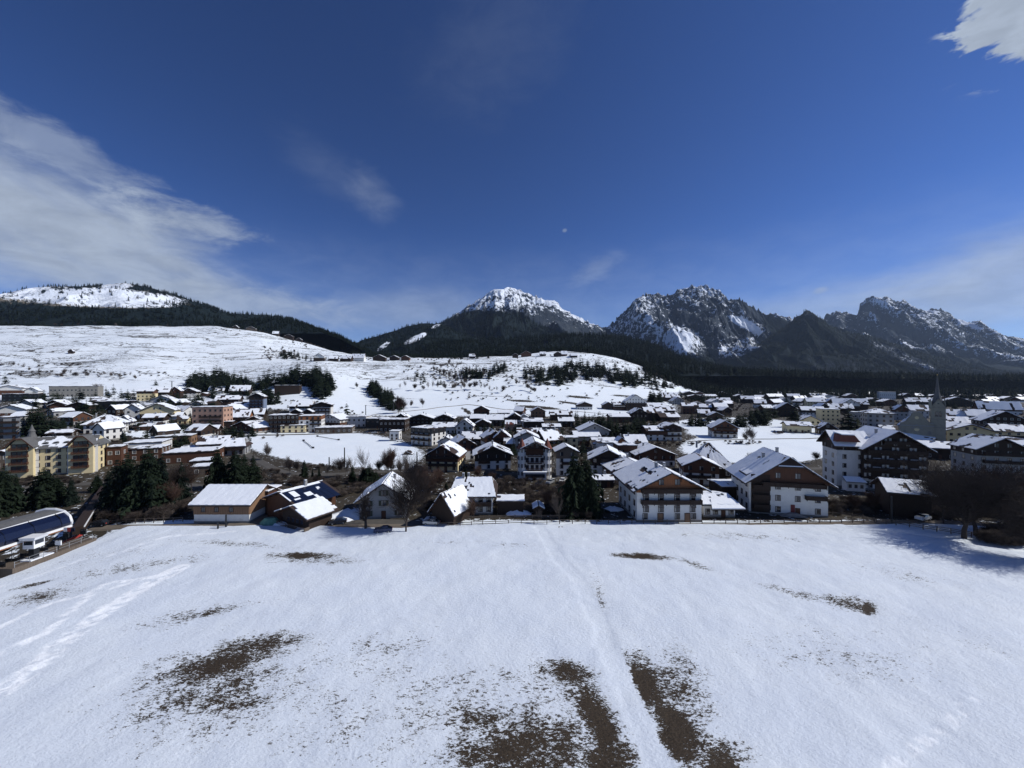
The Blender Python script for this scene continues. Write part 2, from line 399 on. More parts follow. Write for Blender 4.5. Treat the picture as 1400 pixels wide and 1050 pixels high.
# ------------------------------------------------------------------ terrain
def ell(PX, PY, cx, cy, rx, ry, rot=0, soft=.5):
    a = R(rot); dx = PX-cx; dy = PY-cy; x = dx*math.cos(a)+dy*math.sin(a); y = -dx*math.sin(a)+dy*math.cos(a)
    return sstep(1, 1-soft, np.sqrt((x/rx)**2+(y/ry)**2))
def tocam(X, Y, Z):
    Yc = np.maximum(Y, 1.0); return 700+F*X/Yc, HOR-F*(Z-CZ)/Yc
s_ = np.linspace(-1.9, 1.9, 460); r_ = np.concatenate([[-60, -20, 4, 14], np.geomspace(22, 3200, 380)])
S, Yt = np.meshgrid(s_, r_); Xt = S*(np.maximum(Yt, 0)+40)
Zt = G(Xt, Yt)
px, py = tocam(Xt, Yt, Zt)
hill = sstep(12, 50, Zt)*sstep(430, 560, Yt)
uu = Xt/np.maximum(Yt, 20)
village = sstep(99, 103, Yt)*(1-sstep(6, 30, Zt)*sstep(330, 480, Yt))*sstep(1500, 900, Yt)
village = village*(1-sstep(405, 450, Yt)*sstep(-.75, -.66, uu)*sstep(.45, .36, uu))
bare = village*.68
for a in [(455, 612, 135, 27, 5), (1040, 590, 110, 14, 0), (1040, 612, 120, 24, 0), (230, 592, 70, 8, 0), (1000, 580, 90, 10, 0), (470, 618, 110, 16, 12)]:
    bare = bare*(1-ell(px, py, *a, .25))
bare = bare*(1-.75*sstep(-96, -98, Xt)*0)
bare = np.maximum(bare, .62*sstep(-97, -100, Xt)*sstep(130, 90, Yt)*sstep(20, 40, Yt))
bare = np.maximum(bare, .5*village*ell(px, py, 590, 690, 330, 26, 0, .4))
for a, v in [((712, 548, 34, 2.6, 3), .85), ((660, 541, 60, 1.6, 2), .6), ((735, 557, 48, 3.4, 4), .9), ((792, 543, 34, 2.6, 5), .8), ((690, 566, 90, 1.8, 2), .6), ((638, 562, 14, 4, 35), .9), ((668, 568, 34, 1.8, 8), .8), ((850, 541, 26, 2.4, 3), .7), ((780, 551, 34, 2.4, 8), .8), ((520, 500, 40, 3, 0), .5), ((600, 512, 60, 2, 2), .5), ((830, 528, 40, 2, 6), .6), ((560, 545, 50, 1.6, 3), .5)]:
    bare = np.maximum(bare, v*ell(px, py, *a, .7)*(Zt > -5))
me = grid_mesh('valley_ground', Xt, Yt, Zt-.02, 'ground', dict(bare=bare, hill=hill))
tag(link('valley_ground', me), 'snowy valley ground and farmed slopes with bare strips', kind='structure')

# near snow field, a finer sheet with thickness of its own
xs = np.arange(-118, 172, .42); ys = np.concatenate([np.arange(4, 30, 1.2), np.arange(30, 102, .34)])
X, Y = np.meshgrid(xs, ys)
px, py = tocam(X, Y, np.zeros_like(X))
Zg = G(X, Y)
edge_r = 99.3-(X > 84)*(X-84)*.55; edge_r = np.where(X > 108, 86-(X-108)*.55, edge_r)
edge_n = (fbm(X/6, Y/6, 11, 4)-.5)*2.2
m = np.minimum(edge_r-Y, (X+97.5+(Y-60)*.02)*.9)
m = np.minimum(m, 98.2-Y+2.5*sstep(-35, -10, X)-3.6*ell(X, Y, -33, 97.5, 16, 5, 0, .9)) + edge_n*.5*sstep(4, 0, m)
thick = sstep(-.1, 1.4, m)
bare = np.zeros_like(X)
def P(v, *a, soft=1.0):
    global bare; bare = np.maximum(bare, v*ell(px, py, a[0], a[1], a[2]*1.25, a[3]*1.25, a[4], 1.0)**.8)
P(.92, 720, 1030, 175, 76, -6); P(.5, 620, 960, 190, 70, -4); P(.40, 480, 990, 220, 60, -8); P(1.15, 818, 985, 34, 80, -20); P(1.1, 835, 1055, 60, 70, -20); P(.98, 775, 922, 62, 24, 12); P(.62, 660, 985, 150, 62, 5); P(.55, 760, 950, 90, 50, 0)
P(.35, 560, 1010, 220, 90, 0, soft=.9)
P(.85, 1000, 1075, 60, 40, 20)
P(1.15, 880, 935, 36, 62, -30); P(1.15, 925, 1005, 44, 80, -32); P(.72, 925, 950, 66, 95, -34); P(1.0, 985, 1060, 60, 60, -20)
P(.92, 300, 912, 150, 34, -14); P(.95, 350, 885, 100, 20, -10); P(.5, 300, 960, 240, 90, -12); P(.66, 290, 950, 190, 72, -12); P(.7, 320, 965, 90, 26, -20); P(.5, 330, 960, 150, 70, -20)
P(.30, 330, 950, 330, 120, -12, soft=.9); P(.55, 230, 905, 60, 16, -14)
P(1.1, 415, 761, 62, 7, 0); P(.6, 425, 766, 100, 13, 2)
P(1.1, 878, 763, 55, 6, 4); P(.6, 950, 775, 45, 6, 18)
P(1.1, 1186, 833, 20, 14, 20); P(.8, 1160, 828, 60, 14, 10); P(.6, 1090, 815, 75, 8, 15)
P(.42, 700, 747, 45, 6, 0); P(.85, 45, 797, 45, 4, -14); P(.62, 55, 815, 90, 18, -14); P(.7, 290, 838, 70, 8, -12); P(.5, 250, 845, 110, 16, -12); P(.5, 190, 775, 150, 12, -8); P(.6, 130, 785, 30, 3, -8); P(.5, 320, 745, 120, 7, 3); P(.42, 520, 900, 120, 60, -8)
P(.34, 340, 830, 80, 6, -8)
P(.55, 820, 815, 14, 42, -12); P(.34, 1330, 885, 70, 10, 18); P(.22, 1280, 865, 180, 20, 15, soft=.9); P(.33, 160, 757, 150, 12, -3); P(.32, 620, 743, 90, 5, 0)
P(.45, 1010, 735, 140, 9, 2); P(.36, 1250, 790, 130, 14, 12); P(.34, 1150, 900, 220, 60, 8); P(.27, 90, 775, 120, 20, -8, soft=.9)
# the trodden track stays white
def tr(pts, wd):
    d = np.full(X.shape, 1e9)
    W = [((a-700)/F*CZ*F/(b-HOR), CZ*F/(b-HOR)) for a, b in pts]
    for (x0, y0), (x1, y1) in zip(W[:-1], W[1:]):
        L2 = (x1-x0)**2+(y1-y0)**2; t = np.clip(((X-x0)*(x1-x0)+(Y-y0)*(y1-y0))/L2, 0, 1)
        d = np.minimum(d, np.hypot(X-x0-t*(x1-x0), Y-y0-t*(y1-y0)))
    return sstep(wd, wd*.55, d+(fbm(X/1.5, Y/1.5, 31, 3)-.5)*wd*.6)
white = tr([(738, 722), (760, 760), (795, 800), (822, 860), (840, 905), (862, 960), (905, 1060)], 1.7)
bare = bare*(1-.85*white)
rill = tr([(-40, 975), (30, 930), (110, 860), (180, 815), (245, 778)], 1.9)*1.0
rill = np.maximum(rill, .8*tr([(-20, 905), (60, 870), (140, 800), (215, 790)], .8)); rill = np.maximum(rill, .7*tr([(-20, 870), (70, 825), (130, 812), (190, 795), (250, 780)], .8))
rill = np.maximum(rill, .45*tr([(150, 760), (230, 735), (320, 728)], .8)); rill = np.maximum(rill, .4*tr([(0, 800), (110, 765), (210, 748)], .7))
foot = tr([(1180, 1080), (1240, 1035), (1300, 990), (1330, 960)], .75)
frag = fbm(X/.9+Y*.5, Y/.9, 41, 3)
frag2 = ridged((X*.8+Y*.6)/2.6, (Y*.8-X*.6)/.8, 44, 4)
track = np.clip(rill*np.maximum(sstep(.40, .60, frag), sstep(.42, .6, frag2))*1.2+foot*.6*sstep(.45, .6, frag), 0, 1)
bare = bare*(1-rill*.9)
relief = (fbm(X/14, Y/14, 8, 4)-.5)*.6+(fbm(X/2.6, Y/3.4, 9, 4)-.5)*.17+(fbm(X/.8, Y/.8, 10, 2)-.5)*.07
relief += (rill+foot)*(fbm(X/.7, Y/.7, 12, 2)-.5)*.22-white*.10
relief -= .12*np.clip(bare, 0, 1)
Z = Zg+thick*(.34+relief*np.minimum(1, 1))-(1-thick)*.5
me = grid_mesh('snow_field', X, Y, Z, 'field_snow', dict(bare=bare, track=track))
tag(link('snow_field', me), 'snow-covered meadow with brown grass patches and ski tracks', kind='structure')

# ------------------------------------------------------------------ mountains
TREEPTS = []      # (x, y, z, height) far forest trees
def mountain(name, ridge, Y0, Y1, zb, prof=1.3, amp=.25, gs=9., seed=0, nx=420, ny=170, mtl='mountain_rock', snow=None, forest=None, label='', rough=6, back=1.35, Y1b=None, spur=.5, trees=0, th=20, twarp=0):
    rp = np.array(ridge, float); Rp = rp[:, 1]
    p = np.linspace(rp[0, 0], rp[-1, 0], nx); t = np.concatenate([np.linspace(0, 1, ny), 1+np.linspace(.02, .35, 14)])
    Pm, T = np.meshgrid(p, t); U = (Pm-700)/F
    yr = Y1 if Y1b is None else np.interp(Pm, [rp[0, 0], rp[-1, 0]], [Y1, Y1b])
    Yw = Y0+(yr-Y0)*T
    Yw = Yw+ (T > 1)*(T-1)*(yr-Y0)*0
    Xw = U*Yw
    RY = np.interp(Pm, rp[:, 0], Rp); hr = CZ+(HOR-RY)/F*yr     # ridge height
    a = Xw/(yr-Y0+1)*gs*.55; b = (Yw-Y0)/(yr-Y0+1)
    wx = (fbm(a*.7, b*3, seed+50, 3)-.5)*2.2
    rg = ridged(a+wx, b*1.7+wx*.3, seed, 7, .56); rg2 = ridged(a*2.3+wx*2, b*4.5, seed+20, 6, .6)
    tt = np.clip(T, 0, 1)
    base = tt**prof
    h = (hr-zb)
    env = np.sin(np.pi*np.clip(tt, 0, 1)**1.3)**.8
    z = zb+h*base+h*amp*env*((rg-.45)*1.4+(rg2-.4)*.6)+rough*1.1*sstep(.1, .5, tt)*(ridged(a*7, b*9, seed+31, 4, .6)-.5)
    cr = sstep(.75, 1, T)
    z = z+cr*rough*((ridged(a*9, b*10, seed+9, 5, .6)-.5)*1.5)
    over = T > 1
    z = np.where(over, hr-(T-1)*(yr-Y0)*back*.6+rough*(rg-.5), z)
    # keep the slope from rising above its ridge line as seen from the valley
    lim = CZ+(hr-CZ)/yr*Yw
    z = np.where(~over, np.minimum(z, lim-(1-tt)*h*.02+rough*.3), z)
    gy, gx = np.gradient(z); dX = np.gradient(Xw, axis=1); dY = np.gradient(Yw, axis=0)
    sl = np.sqrt((gx/dX)**2+(gy/np.maximum(dY, 1e-6))**2)
    qx, qy = tocam(Xw, Yw, z)
    sn = snow(qx, qy, z, sl, rg, tt); fo = forest(qx, qy, z, sl, rg, tt)
    sn = np.broadcast_to(sn, z.shape); fo = np.broadcast_to(fo, z.shape)
    me = grid_mesh(name, Xw, Yw, z, mtl, dict(snow=sn, forest=fo), True)
    o = tag(link(name, me), label, kind='structure')
    if trees:
        n = 0; k = 0
        area = (dX*dY)[1:ny-1, 1:-1].reshape(-1); fv = np.clip((fo[1:ny-1, 1:-1].reshape(-1)-.25)*2, 0, 1)*area; fv = np.clip(fv, 0, None)
        if fv.sum() > 0:
            idx = rng.choice(len(fv), trees, p=fv/fv.sum()); ii, jj = np.divmod(idx, nx-2); ii += 1; jj += 1
            fa, fb = rng.random(trees), rng.random(trees)
            def bil(A): return (A[ii, jj]*(1-fa)+A[ii, jj+1]*fa)*(1-fb)+(A[ii+1, jj]*(1-fa)+A[ii+1, jj+1]*fa)*fb
            for q in zip(bil(Xw), bil(Yw), bil(z)-1, th*(.6+.7*rng.random(trees))): TREEPTS.append(q)
    return o
def N(x, y, s): return fbm(x, y, s, 4)
mountain('far_hill', [(-260, 425), (-100, 415), (0, 402), (40, 394), (70, 391), (120, 391), (150, 388), (170, 387), (200, 392), (240, 403), (280, 417), (310, 428), (360, 431), (400, 437), (430, 450), (465, 463), (500, 482), (540, 500)],
    1250, 2300, 200, .85, .16, 8, mtl='mountain_hill', seed=4, rough=5, trees=7500, th=17,
    snow=lambda qx, qy, z, sl, rg, t: .42+.42*ell(qx, qy, 130, 405, 190, 17, 3, .5)-.2*sstep(240, 330, qx)+.3*ell(qx, qy, 160, 392, 30, 7, 0),
    forest=lambda qx, qy, z, sl, rg, t: np.clip(.85-.50*ell(qx, qy, 115, 407, 215, 19, 3, .45)-.14*ell(qx, qy, 160, 392, 40, 8, 0)+.5*(N(qx/14, qy/5, 8)-.5)+.5*sstep(418, 428, qy)+.35*sstep(225, 290, qx)+.3*(rg-.5)-.5*ell(qx, qy, 160, 390, 28, 6, 0), 0, 1.2),
    label='rounded wooded hill with a broad snowy clearing')
mountain('far_ridge', [(430, 480), (470, 474), (500, 463), (530, 455), (555, 446), (580, 441), (605, 442), (640, 460), (700, 470), (760, 480)],
    1500, 2700, 130, 1.0, .2, 8, seed=12, nx=260, ny=110, rough=6, trees=4500, th=17,
    snow=lambda qx, qy, z, sl, rg, t: .5+.4*ell(qx, qy, 580, 458, 22, 10, -30),
    forest=lambda qx, qy, z, sl, rg, t: 1.0-1.2*ell(qx, qy, 568, 463, 22, 5, -25)-.9*ell(qx, qy, 525, 473, 16, 4, -35)-.8*ell(qx, qy, 596, 446, 10, 3, -20), label='dark wooded ridge with small snow clearings')
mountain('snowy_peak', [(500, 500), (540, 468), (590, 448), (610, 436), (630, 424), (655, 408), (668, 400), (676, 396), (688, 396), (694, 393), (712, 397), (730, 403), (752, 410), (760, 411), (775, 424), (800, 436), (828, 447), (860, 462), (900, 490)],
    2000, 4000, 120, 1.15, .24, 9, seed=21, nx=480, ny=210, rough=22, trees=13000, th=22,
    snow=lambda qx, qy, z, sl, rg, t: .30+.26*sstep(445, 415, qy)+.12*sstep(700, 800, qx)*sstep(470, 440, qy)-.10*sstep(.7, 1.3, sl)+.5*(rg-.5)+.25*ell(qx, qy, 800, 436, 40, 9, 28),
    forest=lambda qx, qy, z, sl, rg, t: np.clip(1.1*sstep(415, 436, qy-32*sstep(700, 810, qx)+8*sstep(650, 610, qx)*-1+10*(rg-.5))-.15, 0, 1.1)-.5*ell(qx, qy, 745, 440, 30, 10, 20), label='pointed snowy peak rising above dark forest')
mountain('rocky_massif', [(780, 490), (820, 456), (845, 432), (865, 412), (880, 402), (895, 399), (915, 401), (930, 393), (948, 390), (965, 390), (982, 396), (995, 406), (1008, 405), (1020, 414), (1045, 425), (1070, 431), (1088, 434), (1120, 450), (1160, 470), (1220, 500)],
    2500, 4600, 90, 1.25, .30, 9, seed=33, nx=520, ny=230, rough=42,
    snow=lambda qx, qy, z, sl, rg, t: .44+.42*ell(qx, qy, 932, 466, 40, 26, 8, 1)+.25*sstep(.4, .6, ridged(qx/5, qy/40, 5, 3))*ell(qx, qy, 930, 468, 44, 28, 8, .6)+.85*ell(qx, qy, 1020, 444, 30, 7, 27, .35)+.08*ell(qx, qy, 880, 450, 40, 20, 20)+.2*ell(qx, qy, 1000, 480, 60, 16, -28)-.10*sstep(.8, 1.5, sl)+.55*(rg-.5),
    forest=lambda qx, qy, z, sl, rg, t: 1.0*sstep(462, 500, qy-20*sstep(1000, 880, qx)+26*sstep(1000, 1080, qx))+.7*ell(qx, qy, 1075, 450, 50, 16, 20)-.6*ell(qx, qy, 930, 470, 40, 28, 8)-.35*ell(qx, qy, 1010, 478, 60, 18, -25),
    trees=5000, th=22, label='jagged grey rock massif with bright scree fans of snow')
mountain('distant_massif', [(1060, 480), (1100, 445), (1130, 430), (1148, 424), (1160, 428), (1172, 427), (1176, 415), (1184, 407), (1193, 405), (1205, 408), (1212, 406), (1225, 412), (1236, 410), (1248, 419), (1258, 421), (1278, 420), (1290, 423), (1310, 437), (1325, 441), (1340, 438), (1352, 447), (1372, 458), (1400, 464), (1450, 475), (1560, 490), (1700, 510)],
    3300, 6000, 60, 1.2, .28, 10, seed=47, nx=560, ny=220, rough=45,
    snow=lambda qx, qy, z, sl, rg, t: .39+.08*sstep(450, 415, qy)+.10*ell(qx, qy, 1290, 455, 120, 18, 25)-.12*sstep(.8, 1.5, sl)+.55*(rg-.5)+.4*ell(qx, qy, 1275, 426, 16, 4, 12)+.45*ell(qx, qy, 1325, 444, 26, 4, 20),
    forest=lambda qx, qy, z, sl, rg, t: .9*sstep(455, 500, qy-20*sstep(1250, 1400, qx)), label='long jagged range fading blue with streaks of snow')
mountain('dark_foothill', [(960, 515), (1000, 495), (1040, 468), (1075, 445), (1090, 432), (1103, 424), (1112, 428), (1130, 441), (1150, 450), (1185, 458), (1230, 472), (1280, 487), (1330, 500), (1400, 512), (1560, 522)],
    2300, 3500, 60, 1.1, .24, 9, seed=61, nx=420, ny=170, rough=20, trees=9000, th=22,
    snow=lambda qx, qy, z, sl, rg, t: .36+.4*(rg-.4)+.06*ell(qx, qy, 1145, 500, 60, 14, 10, 1)+.25*ell(qx, qy, 1090, 455, 30, 10, -40),
    forest=lambda qx, qy, z, sl, rg, t: .72-.22*ell(qx, qy, 1140, 500, 70, 18, 10, 1)-.2*sstep(450, 430, qy)-.35*ell(qx, qy, 1240, 490, 80, 9, 25), label='dark wooded foothill with a knob summit')
mountain('forest_slope', [(560, 478), (600, 470), (640, 466), (700, 464), (760, 460), (820, 459), (860, 462), (890, 470), (930, 487), (970, 500), (1000, 508), (1060, 514), (1150, 517), (1250, 519), (1350, 522), (1450, 520), (1600, 514), (1800, 500)],
    1130, 1900, 60, .8, .12, 8, seed=75, nx=420, ny=120, rough=4, Y1b=2300, trees=15000, th=22,
    snow=lambda qx, qy, z, sl, rg, t: .35+.2*rg, forest=lambda qx, qy, z, sl, rg, t: 1.1-.55*ell(qx, qy, 960, 505, 40, 8, 20)+0*z, label='near forested slope below the mountains')

# ------------------------------------------------------------------ ribbons: roads, river wall
def ribbon(name, pts, wd, mtl, lift=.12, label=None, kind='structure', world_pts=False, step=2.5, side=None):
    P = [Vector((p[0], p[1])) if world_pts else (lambda h: Vector((h.x, h.y)))(hit(*p)) for p in pts]
    Q = [P[0]]
    for a, b in zip(P[:-1], P[1:]):
        n = max(1, int((b-a).length/step))
        for i in range(1, n+1): Q.append(a.lerp(b, i/n))
    for _ in range(3): Q = [Q[0]]+[(Q[i-1]+Q[i]*2+Q[i+1])/4 for i in range(1, len(Q)-1)]+[Q[-1]]
    mb = MB().use(mtl); vs = []; fs = []
    K = 4
    for i, p in enumerate(Q):
        d = (Q[min(i+1, len(Q)-1)]-Q[max(i-1, 0)]).normalized(); nrm = Vector((-d.y, d.x))
        ww = wd*(1+.08*math.sin(i*.7))
        for k in range(K+1):
            q = p+nrm*ww*(k/K-.5); z = gz(q.x, q.y)+lift
            if k in (0, K): z -= lift+.25
            vs.append((q.x, q.y, z))
    for i in range(len(Q)-1):
        for k in range(K): a = i*(K+1)+k; fs.append((a, a+K+1, a+K+2, a+1))
    mb.add(vs, fs); o = mb.build(name)
    return tag(o, label, None, None, kind), Q
ribbon('field_road', [(126, 722), (200, 720), (280, 718), (360, 715), (440, 718), (500, 719), (560, 719), (640, 722.5), (700, 721), (860, 719.5), (1000, 718), (1130, 716), (1200, 714), (1262, 713), (1330, 716), (1420, 720)], 3.6, 'dirt_road', .16, 'brown gravel road along the edge of the snow field')
ribbon('barn_forecourt', [(352, 716), (372, 706), (380, 697)], 8, 'dirt_road', .2, 'wet gravel forecourt of the wooden barn')
ribbon('yard', [(470, 716), (520, 713), (570, 715), (612, 719)], 5.5, 'asphalt', .21, 'dark asphalt yard behind the bare trees')
ribbon('river_road', [(322, 612), (345, 626), (375, 642), (400, 648), (450, 649), (520, 645), (585, 640), (640, 642), (700, 648), (760, 652), (800, 656), (840, 664)], 6, 'asphalt', .14, 'main road behind the wooded stream')
ribbon('meadow_road', [(350, 595), (420, 594), (470, 592), (520, 591), (560, 597), (600, 612), (640, 622), (690, 630)], 7, 'asphalt', .14, 'road along the far edge of the village meadow')
ribbon('field_lane', [(940, 604), (975, 601.5), (1030, 600.5), (1100, 600), (1135, 598)], 3.0, 'asphalt', .14, 'narrow lane across the right-hand meadow')
ribbon('village_lane', [(1000, 640), (1040, 640), (1090, 641), (1136, 640)], 6, 'asphalt', .14, 'village lane at the near edge of the right-hand meadow')
ribbon('hill_track', [(470, 570), (520, 566), (600, 557), (640, 553), (665, 556), (690, 560), (760, 560), (830, 566)], 3.5, 'dirt_road', .2, 'bare farm track at the foot of the slope')
ribbon('terrace_track', [(500, 490), (560, 489.5), (620, 489), (680, 488)], 4, 'dirt_road', .3, 'farm track on the crest of the terrace')
ribbon('hotel_road', [(20, 668), (90, 662), (150, 660), (230, 660), (300, 668), (330, 676)], 6, 'asphalt', .2, 'road below the yellow hotel')

# ------------------------------------------------------------------ houses
WN = {}
def window_mesh(wd, h, frame='frame_white', arch=False, split=True, shut=None):
    k = (round(wd, 2), round(h, 2), frame, arch, shut)
    if k in WN: return WN[k]
    mb = MB().use(frame); t = .09
    mb.box(-wd/2-t, -wd/2, -.07, .05, -h/2, h/2); mb.box(wd/2, wd/2+t, -.07, .05, -h/2, h/2)
    mb.box(-wd/2-t, wd/2+t, -.072, .05, h/2, h/2+t); mb.box(-wd/2-t-.05, wd/2+t+.05, -.12, .05, -h/2-t, -h/2)
    if split: mb.box(-.03, .03, -.05, .03, -h/2, h/2)
    if arch: mb.prism([(wd/2*math.cos(a), h/2+t+wd/2*.55*math.sin(a)) for a in np.linspace(0, math.pi, 7)], -.06, .05)
    if shut:
        mb.use(shut)
        for s in (-1, 1): mb.box(min(s*(wd/2+t+.02), s*(wd/2+t+.02+wd*.48)), max(s*(wd/2+t+.02), s*(wd/2+t+.02+wd*.48)), -.10, -.02, -h/2, h/2)
    fr = mb.mesh('window')
    pn = MB().use('glass').box(-wd/2, wd/2, -.02, .03, -h/2, h/2).use('curtain').box(-wd/2+.04, -wd/2+wd*.22, -.026, -.021, -h/2+.05, h/2-.05).mesh('pane')
    both = MB(); both.v, both.f, both.mi, both.mats = mb.v[:], mb.f[:], mb.mi[:], mb.mats[:]
    both.use('glass').box(-wd/2, wd/2, -.02, .03, -h/2, h/2); both = both.mesh('window')
    WN[k] = (fr, pn, both); return WN[k]
def snow_slab(mb, A, B, C, D, th=.22, cell=.8, melt=.1, seed=0, inset=.15, ridge_melt=0., mtl='roof_snow'):
    """thick uneven snow on the roof quad A B (eave) C D (ridge); cells melt away"""
    A, B, C, D = map(Vector, (A, B, C, D)); n = (B-A).cross(D-A).normalized()
    if n.z < 0: n = -n
    Lx = max((B-A).length, (C-D).length); Ly = (D-A).length
    nx = max(2, min(40, int(Lx/cell))); ny = max(2, min(30, int(Ly/cell)))
    ix = inset/Lx; iy = inset/Ly
    def pt(i, j):
        u = ix+(1-2*ix)*i/nx; v = iy+(1-2*iy)*j/ny
        return (A.lerp(B, u)).lerp(D.lerp(C, u), v)
    I, J = np.meshgrid(np.arange(nx)+.5, np.arange(ny)+.5, indexing='ij')
    nz = fbm(I*cell/3.2+seed*7.1, J*cell/3.2+seed*3.7, seed, 4)
    thr = np.full(nz.shape, .28+.34*melt)+ridge_melt*sstep(.45, 1, J/ny)*.5
    keep = nz > thr
    if melt <= 0 and ridge_melt <= 0: keep[:] = True
    mb.use(mtl); vid = {}; vs = []; fs = []
    jt = fbm(np.arange((nx+1)*(ny+1))*.37+seed, np.arange((nx+1)*(ny+1))*.11, seed+3, 2)
    def vert(i, j, top):
        k = (i, j, top)
        if k not in vid:
            p = pt(i, j); rr = math.sin(i*12.9+j*78.2+seed)*.5
            if 0 < i < nx and 0 < j < ny or top: p = p+(B-A)/Lx*rr*cell*.3+(D-A)/Ly*math.cos(i*4.1+j*3.3+seed)*cell*.15
            q = p+n*((th*(.75+.5*jt[i*(ny+1)+j])) if top else .01)
            vid[k] = len(vs); vs.append(tuple(q))
        return vid[k]
    for i in range(nx):
        for j in range(ny):
            if not keep[i, j]: continue
            fs.append((vert(i, j, 1), vert(i+1, j, 1), vert(i+1, j+1, 1), vert(i, j+1, 1)))
            for di, dj, e in ((-1, 0, ((i, j+1), (i, j))), (1, 0, ((i+1, j), (i+1, j+1))), (0, -1, ((i, j), (i+1, j))), (0, 1, ((i+1, j+1), (i, j+1)))):
                a, b = i+di, j+dj
                if not (0 <= a < nx and 0 <= b < ny) or not keep[a, b]:
                    fs.append((vert(*e[0], 0), vert(*e[1], 0), vert(*e[1], 1), vert(*e[0], 1)))
    mb.add(vs, fs)
def balcony_mesh(L, dep=1.1, rail='wood_dark', hgt=1.0, gap=False):
    k = ('b', round(L, 1), dep, rail, hgt, gap)
    if k in WN: return WN[k]
    mb = MB().use(rail); mb.box(-L/2, L/2, -dep, 0, -.16, 0)
    mb.box(-L/2, L/2, -dep-.06, -dep+.02, hgt-.09, hgt+.02)
    if gap:
        n = int(L/.35)
        for i in range(n+1): x = -L/2+.03+(L-.06)*i/n; mb.box(x-.03, x+.03, -dep-.03, -dep, 0, hgt-.09)
    else: mb.box(-L/2+.01, L/2-.01, -dep-.03, -dep+.01, -.1, hgt-.12)
    for s in (-1, 1): mb.box(min(s*L/2, s*(L/2-.06)), max(s*L/2, s*(L/2-.06)), -dep+.02, 0, .05, hgt)
    n = max(1, int(L/3))
    for i in range(n+1): x = -L/2+.1+(L-.2)*i/n; mb.box(x-.07, x+.07, -dep-.08, -dep+.04, -.4, hgt+.03)
    WN[k] = mb.mesh('balcony'); return WN[k]
def chimney_mesh(h=1.4, r=.32, m='plaster_grey'):
    k = ('c', h, r, m)
    if k in WN: return WN[k]
    mb = MB().use(m).box(-r, r, -r, r, -1.2, h).use('metal_dark').box(-r-.08, r+.08, -r-.08, r+.08, h, h+.1).use('roof_snow').box(-r+.02, r-.02, -r+.02, r-.02, h+.1, h+.24)
    WN[k] = mb.mesh('chimney'); return WN[k]
WALL = dict(W='plaster_white', G='plaster_grey', C='plaster_cream', P='plaster_pink', U='plaster_blue', S='stone_grey', D='wood_dark', B='wood_brown', O='wood_orange', Y='wood_weathered', R='wood_grey', K='metal_dark')
WORD = dict(W='white', G='grey', C='cream', P='pinkish', U='blue-grey', S='stone-grey', D='dark timber', B='brown timber', O='orange timber', Y='weathered timber', R='grey timber', K='black')
HOUSES = []
class H: pass
